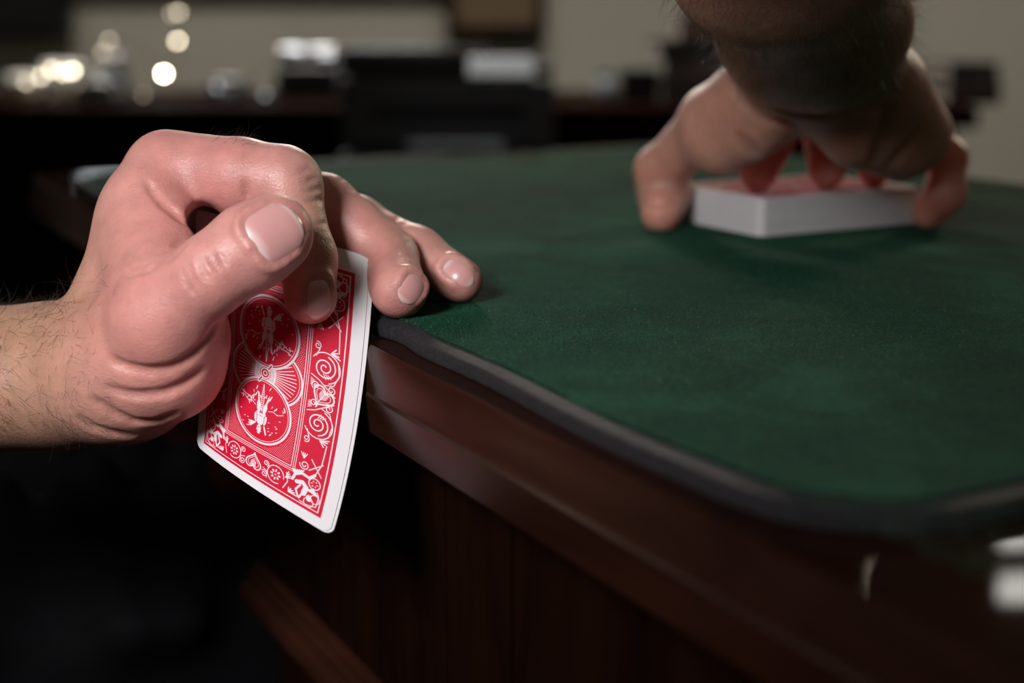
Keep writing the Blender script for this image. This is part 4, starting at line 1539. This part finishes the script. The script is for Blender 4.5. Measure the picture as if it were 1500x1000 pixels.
# ------------------------------------------------------------------ furniture and things at the back
DKW = wood('dark_sideboard_wood', (0.004, 0.0016, 0.0013), (0.014, 0.0055, 0.0040), (6, 1, 1), 0.4, 0.1)
BLK = plain('black_plastic', (0.010, 0.010, 0.011), 0.35, var=0.2)
BLK2 = plain('black_gloss', (0.012, 0.012, 0.014), 0.18, var=0.1)
GREYP = plain('grey_plastic_and_reflection', (0.24, 0.28, 0.33), 0.4, var=0.05)  # on the printer strip and tray this tone paints bluish reflections
STEEL = plain('brushed_steel', (0.65, 0.67, 0.70), 0.22, 1.0, 0.05)
BRASS = plain('dull_brass', (0.35, 0.24, 0.10), 0.35, 1.0, 0.08)
CERAM = plain('white_ceramic', (0.78, 0.77, 0.73), 0.2, var=0.03)
SBZ = 730.0
def on(px, py, z=SBZ):
    return gp(px, py, z) / 1000
def pxm(px0, px1, Y):
    """width in metres of a pixel span at distance Y (m)"""
    return (px1 - px0) / FPX * Y * 1.01
fy = float(on(300, 157)[1])
sb_x0, sb_x1 = -1.35, float(on(1452, 160)[0])
sb = empty('sideboard', ((sb_x0 + sb_x1) / 2, fy + 0.26, 0))
tag(sb, 'long dark wooden sideboard by the back wall, crowded with small things', 'sideboard')
SBC = Vector(sb.location)
def sbbox(name, lo, hi, mat, parent=None, bevel=0.003):
    o = box(name, [a - b for a, b in zip(lo, SBC)], [a - b for a, b in zip(hi, SBC)], mat, parent or sb, bevel)
    return o
sbbox('worktop', (sb_x0, fy, 0.700), (sb_x1, fy + 0.52, SBZ / 1000), DKW)
sbbox('carcass', (sb_x0 + .02, fy + .04, 0.06), (sb_x1 - .02, fy + 0.5, 0.6995), DKW)
sbbox('plinth', (sb_x0 + .04, fy + .07, 0.0), (sb_x1 - .04, fy + 0.48, 0.06), DKW)
nd_ = 6
for i in range(nd_):
    a = sb_x0 + .03 + (sb_x1 - sb_x0 - .06) * i / nd_; b_ = sb_x0 + .03 + (sb_x1 - sb_x0 - .06) * (i + 1) / nd_
    dr = sbbox('drawer', (a + .004, fy + .018, .555), (b_ - .004, fy + .0395, .690), DKW)
    kn = lathe('knob', [(0.004, 0), (0.006, .006), (0.013, .014), (0.012, .022), (0.004, .026)], BRASS, dr, ((a + b_) / 2 - SBC.x, fy + .018 - SBC.y, .62 - SBC.z), 16)
    kn.rotation_euler = (math.pi / 2, 0, 0)
    dd = sbbox('door', (a + .004, fy + .018, .075), (b_ - .004, fy + .0395, .547), DKW)
    kn = lathe('knob', [(0.004, 0), (0.006, .006), (0.013, .014), (0.012, .022), (0.004, .026)], BRASS, dd, (b_ - .05 - SBC.x, fy + .018 - SBC.y, .40 - SBC.z), 16)
    kn.rotation_euler = (math.pi / 2, 0, 0)

# printer on its own low stand, in front of the sideboard
PY = fy - 0.26
pz = CAM_Z / 1000 - (222 - 31) / FPX * PY * 1.0
px0 = (500 - 750) / FPX * PY; px1 = (812 - 750) / FPX * PY
st = empty('side_table', ((px0 + px1) / 2, PY + 0.11, 0))
tag(st, 'small black side table carrying the printer in front of the sideboard', 'side table')
box('table_top', (-0.130, -0.13, pz - .02), (0.130, 0.12, pz), BLK, st, .002)
for sx in (-1, 1):
    for sy in (-1, 1):
        box('leg', (sx * .113 - .012, sy * .105 - .012 - .005, 0), (sx * .113 + .012, sy * .105 + .012 - .005, pz - .02), BLK, st, .001)
hh = (222 - 70) / FPX * PY
wd = px1 - px0
pr = empty('printer', ((px0 + px1) / 2, PY + 0.11, pz))
tag(pr, 'black desktop printer with bluish reflections painted on a strip and the paper tray, behind the mat', 'printer')
box('body', (-wd / 2, -.10, 0.004), (wd / 2, .10, hh * .72), BLK, pr, .008, 3)
box('scanner_lid', (-wd / 2, -.095, hh * .74), (wd * .18, .10, hh), BLK2, pr, .006, 3)
box('feeder', (wd * .2, -.07, hh * .73), (wd / 2, .09, hh * .86), BLK, pr, .008, 3)
bm = bmesh.new(); add_box(bm, (0, 0, 0), (wd * .30, .030, .010), .002)
cp_ = bm_obj('highlight_strip', bm, GREYP, pr, loc=(wd * .10, -.124, hh * .70)); cp_.rotation_euler = (math.radians(50), 0, 0)  # added bar, coloured as a bluish reflection
box('output_slot', (-wd * .36, -.1012, hh * .34), (wd * .36, -.098, hh * .46), BLK2, pr, .001)
box('paper_tray', (-wd * .18, -.130, hh * .05), (wd * .26, -.100, hh * .13), GREYP, pr, .002)
for k in range(4):
    box('foot', (-wd * .4 + (k % 2) * wd * .76, -.08 + (k // 2) * .14, 0), (-wd * .4 + (k % 2) * wd * .76 + .012, -.08 + (k // 2) * .14 + .012, .0045), BLK, pr)

# box with a bright metal top, left of the printer
q = on(456, 141)
w_ = pxm(414, 500, q[1]); h_ = pxm(64, 134, q[1])
tb = empty('toaster', (q[0], q[1], SBZ / 1000))
tag(tb, 'small dark toaster with bright rounded metal top, left of the printer', 'toaster')
box('body', (-w_ / 2, -.05, .004), (w_ / 2, .05, h_ * .62), BLK, tb, .006, 3)
for sx in (-1, 1):
    bm = bmesh.new()
    add_box(bm, (sx * w_ * .25 - w_ * .24, -.048, h_ * .62), (sx * w_ * .25 + w_ * .24, .048, h_), .012, 4)
    bm_obj('metal_top', bm, STEEL, tb, True)
box('lever', (w_ / 2, -.012, h_ * .30), (w_ / 2 + .012, .012, h_ * .38), GREYP, tb, .002)
for k in range(4):
    box('foot', (-w_ * .4 + (k % 2) * w_ * .7, -.04 + (k // 2) * .06, 0), (-w_ * .4 + (k % 2) * w_ * .7 + .01, -.04 + (k // 2) * .06 + .01, .0045), BLK, tb)

# upturned black bowl
q = on(148, 148)
lathe_r = pxm(108, 186, q[1]) / 2
bw = lathe('bowl', [(lathe_r, 0), (lathe_r * 1.02, .004), (lathe_r * .98, .012), (lathe_r * .82, .026), (lathe_r * .55, .036), (lathe_r * .36, .038), (lathe_r * .34, .044), (lathe_r * .28, .044)], BLK2, None, (q[0], q[1], SBZ / 1000))
tag(bw, 'upturned glossy black bowl on the sideboard, far to the left of the printer', 'bowl')

# white cups and glass jars
def cup(px, py, r, h, lab):
    q = on(px, py)
    c = empty('cup', (q[0], q[1], SBZ / 1000))
    tag(c, lab, 'cup', 'white cups on the sideboard')
    lathe('body', [(r * .6, 0), (r * .72, .004), (r * .92, h * .45), (r, h), (r * .93, h), (r * .85, h * .45), (r * .62, .008)], CERAM, c)
    tube('handle', [(r * .92 + .022 * math.sin(a) + 0.0, 0, h * .5 + .022 * math.cos(a)) for a in np.linspace(0.1, math.pi - .1, 9)], .0035, CERAM, c)
cup(92, 139, .030, .052, 'white cup on the sideboard, beside the black bowl')
cup(40, 142, .028, .036, 'low white cup on the sideboard, leftmost of the things there')
def glass():
    m, nt, b = new_mat('jar_glass')
    b.inputs['Base Color'].default_value = (0.92, 0.95, 0.96, 1)
    b.inputs['Transmission Weight'].default_value = 1.0
    b.inputs['Roughness'].default_value = 0.03
    f = noise(nt, tex_coord(nt), 30, 2)
    bump(nt, b, f, 0.05, 0.001)
    return m
GLASS = glass()
for px, py, r, h, lab in ((170, 137, .022, .062, 'tall glass jar with a steel lid, behind the black bowl'), (335, 143, .030, .030, 'low glass jar with a steel lid, midway between bowl and toaster')):
    q = on(px, py)
    j = empty('glass_jar', (q[0], q[1], SBZ / 1000))
    tag(j, lab, 'jar', 'glass jars on the sideboard')
    lathe('body', [(r * .9, 0), (r, .003), (r, h * .8), (r * .8, h * .88), (r * .8, h * .9), (r * .74, h * .9), (r * .93, h * .78), (r * .93, .006)], GLASS, j)
    lathe('lid', [(r * .86, h * .9), (r * .88, h * .91), (r * .88, h), (r * .5, h * 1.01)], STEEL, j)

# added glowing dots standing in for blurred highlights, strung on a made-up wire
GLOW_DOTS = [(262, 18, 6), (252, 20, 3), (260, 60, 26), (240, 108, 80), (160, 60, 5), (151, 77, 6), (106, 104, 26), (92, 106, 22), (76, 102, 18), (60, 112, 11), (38, 120, 8), (318, 126, 3), (430, 71, 5), (442, 74, 3), (472, 78, 5), (483, 80, 3), (388, 138, 1.2), (210, 138, 1.2)]
sl = empty('highlight_dots', (on(240, 140)[0], 2.18, SBZ / 1000))
tag(sl, 'added glowing dots standing in for blurred highlights above the left part of the sideboard', 'highlight dots')
SLC = np.array(sl.location)
def at_y(px, py, Y):
    d = ray(px, py); k = Y / d[1]
    return np.array([d[0] * k, Y, CAM_Z / 1000 + d[2] * k])
wire = []
order = [2, 3]
for i, (bx, by, st_) in enumerate(GLOW_DOTS):
    p = at_y(bx, by, 2.16 + 0.012 * (i % 3))
    col = (1.0, 0.86, 0.62) if bx < 300 else (0.86, 0.92, 1.0)
    bm = bmesh.new(); bmesh.ops.create_uvsphere(bm, u_segments=10, v_segments=8, radius=0.003)
    bm_obj('highlight_dot', bm, emitter('glowing_dot', col, st_), sl, True, tuple(p - SLC))
route = [(268, -260), (262, 18), (256, 40), (260, 60), (262, 84), (240, 108), (200, 70), (160, 60), (151, 77), (130, 96), (106, 104), (92, 106), (76, 102), (60, 112), (38, 120), (8, 130)]
tube('wire', [at_y(a, b, 2.166) - SLC for a, b in route], 0.0007, BLK, sl, 6)
route = [(240, 108), (280, 128), (318, 126), (370, 120), (430, 71), (442, 74), (472, 78), (483, 80), (492, 86)]
tube('wire', [at_y(a, b, 2.166) - SLC for a, b in route], 0.0007, BLK, sl, 6)

# right part of the sideboard: black box, boxes and books in stacks
def book(px0_, px1_, Y, z0, th, col, lab, grp, yaw=0.0, depth=.15):
    x0 = (px0_ - 750) / FPX * Y * 1.01; x1 = (px1_ - 750) / FPX * Y * 1.01
    w = (x1 - x0) / 2
    r = empty('book', ((x0 + x1) / 2, Y + depth / 2, z0), yaw)
    tag(r, lab, 'book', grp)
    cov = plain('book_cloth', col, 0.6, var=0.1)
    bm = bmesh.new()
    add_box(bm, (-w, -depth / 2, 0), (w, depth / 2, .0025)); add_box(bm, (-w, -depth / 2, th - .0025), (w, depth / 2, th)); add_box(bm, (-w, -depth / 2, 0.0025), (w, -depth / 2 + .003, th - .0025))
    bm_obj('cover', bm, cov, r)
    box('pages', (-w + .004, -depth / 2 + .0035, .003), (w - .004, depth / 2 - .004, th - .003), plain('paper', (.55, .50, .44), .8, var=.04), r)
    return z0 + th
z = SBZ / 1000
names = ['lowest', 'second', 'third', 'top']
for i, (a, b_, th, col, yw) in enumerate([(962, 1085, .034, (.020, .016, .018), .02), (972, 1078, .030, (.10, .070, .070), -.05), (955, 1070, .026, (.012, .010, .011), .06), (990, 1075, .030, (.17, .10, .095), -.03)]):
    z = book(a, b_, 2.08, z, th, col, ['thick dark book at the bottom of the stack by the forearm', 'pinkish grey book second from bottom in the stack by the forearm', 'black book third from bottom in the stack by the forearm', 'dusky pink book on top of the stack by the forearm'][i], 'books stacked by the forearm', yw)
stp = empty('stapler', ((1026 - 750) / FPX * 2.10, 2.12, z))
tag(stp, 'small black stapler lying on top of the book stack by the forearm', 'stapler')
box('base', (-.026, -.012, 0), (.026, .012, .005), BLK, stp, .001)
bm = bmesh.new(); add_box(bm, (-.024, -.009, .007), (.026, .009, .019), .004, 3)
bm_obj('arm', bm, BLK2, stp, True)
box('hinge', (.018, -.008, .004), (.025, .008, .012), STEEL, stp)
q = on(934, 147)
sp = empty('speaker', (q[0], q[1], SBZ / 1000))
tag(sp, 'small black box speaker between the printer and the stack of books', 'speaker')
w_ = pxm(908, 960, q[1]) / 2; h_ = pxm(104, 148, q[1])
box('cabinet', (-w_, -.04, 0), (w_, .05, h_), BLK, sp, .003)
box('grille', (-w_ * .88, -.043, h_ * .08), (w_ * .88, -.0395, h_ * .92), BLK2, sp, .001)
q = on(886, 147)
bt = empty('bottle', (q[0], q[1], SBZ / 1000))
tag(bt, 'short grey steel flask with black cap, right next to the printer', 'bottle')
lathe('body', [(.012, 0), (.014, .003), (.014, .026), (.008, .034)], GREYP, bt)
lathe('cap', [(.0085, .034), (.0095, .035), (.0095, .043), (.006, .045)], BLK, bt)
z = SBZ / 1000
for i, (a, b_, th, col, yw) in enumerate([(1372, 1448, .022, (.030, .012, .012), 0.03), (1378, 1450, .018, (.070, .055, .060), -.04), (1374, 1442, .020, (.022, .018, .020), .02)]):
    z = book(a, b_, 2.05, z, th, col, ['dark red book at the bottom of the short stack right of the deck hand', 'grey book in the middle of the short stack right of the deck hand', 'black book on top of the short stack right of the deck hand'][i], 'books stacked at the end of the sideboard', yw, .12)

# on the back wall: a dark screen and a brown framed board
tv_ = at_y(104, 50, RY1 - .03)
tv = empty('television', (tv_[0] - .45, RY1 - .025, tv_[2] + .27))
tag(tv, 'dark flat television on the back wall at the top corner', 'television')
box('bezel', (-.45, -.025, -.27), (.45, .0245, .27), BLK, tv, .004)
box('screen', (-.435, -.0265, -.25), (.435, -.0245, .255), BLK2, tv)
fr_ = at_y(655, 52, RY1 - .02)
fr = empty('notice_board', (fr_[0] + .10, RY1 - .015, fr_[2] + .3))
tag(fr, 'brown board in a wooden frame high on the back wall above the printer', 'board')
BRN = plain('brown_board', (.16, .105, .062), .8, var=.1)
bm = bmesh.new()
for lo, hi in (((-.10, -.015, -.3), (.10, .0148, -.28)), ((-.10, -.015, .28), (.10, .0148, .3)), ((-.10, -.015, -.28), (-.085, .0148, .28)), ((.085, -.015, -.28), (.10, .0148, .28))):
    add_box(bm, lo, hi)
bm_obj('frame', bm, DKW, fr)
box('panel', (-.085, -.004, -.28), (.085, .0145, .28), BRN, fr)
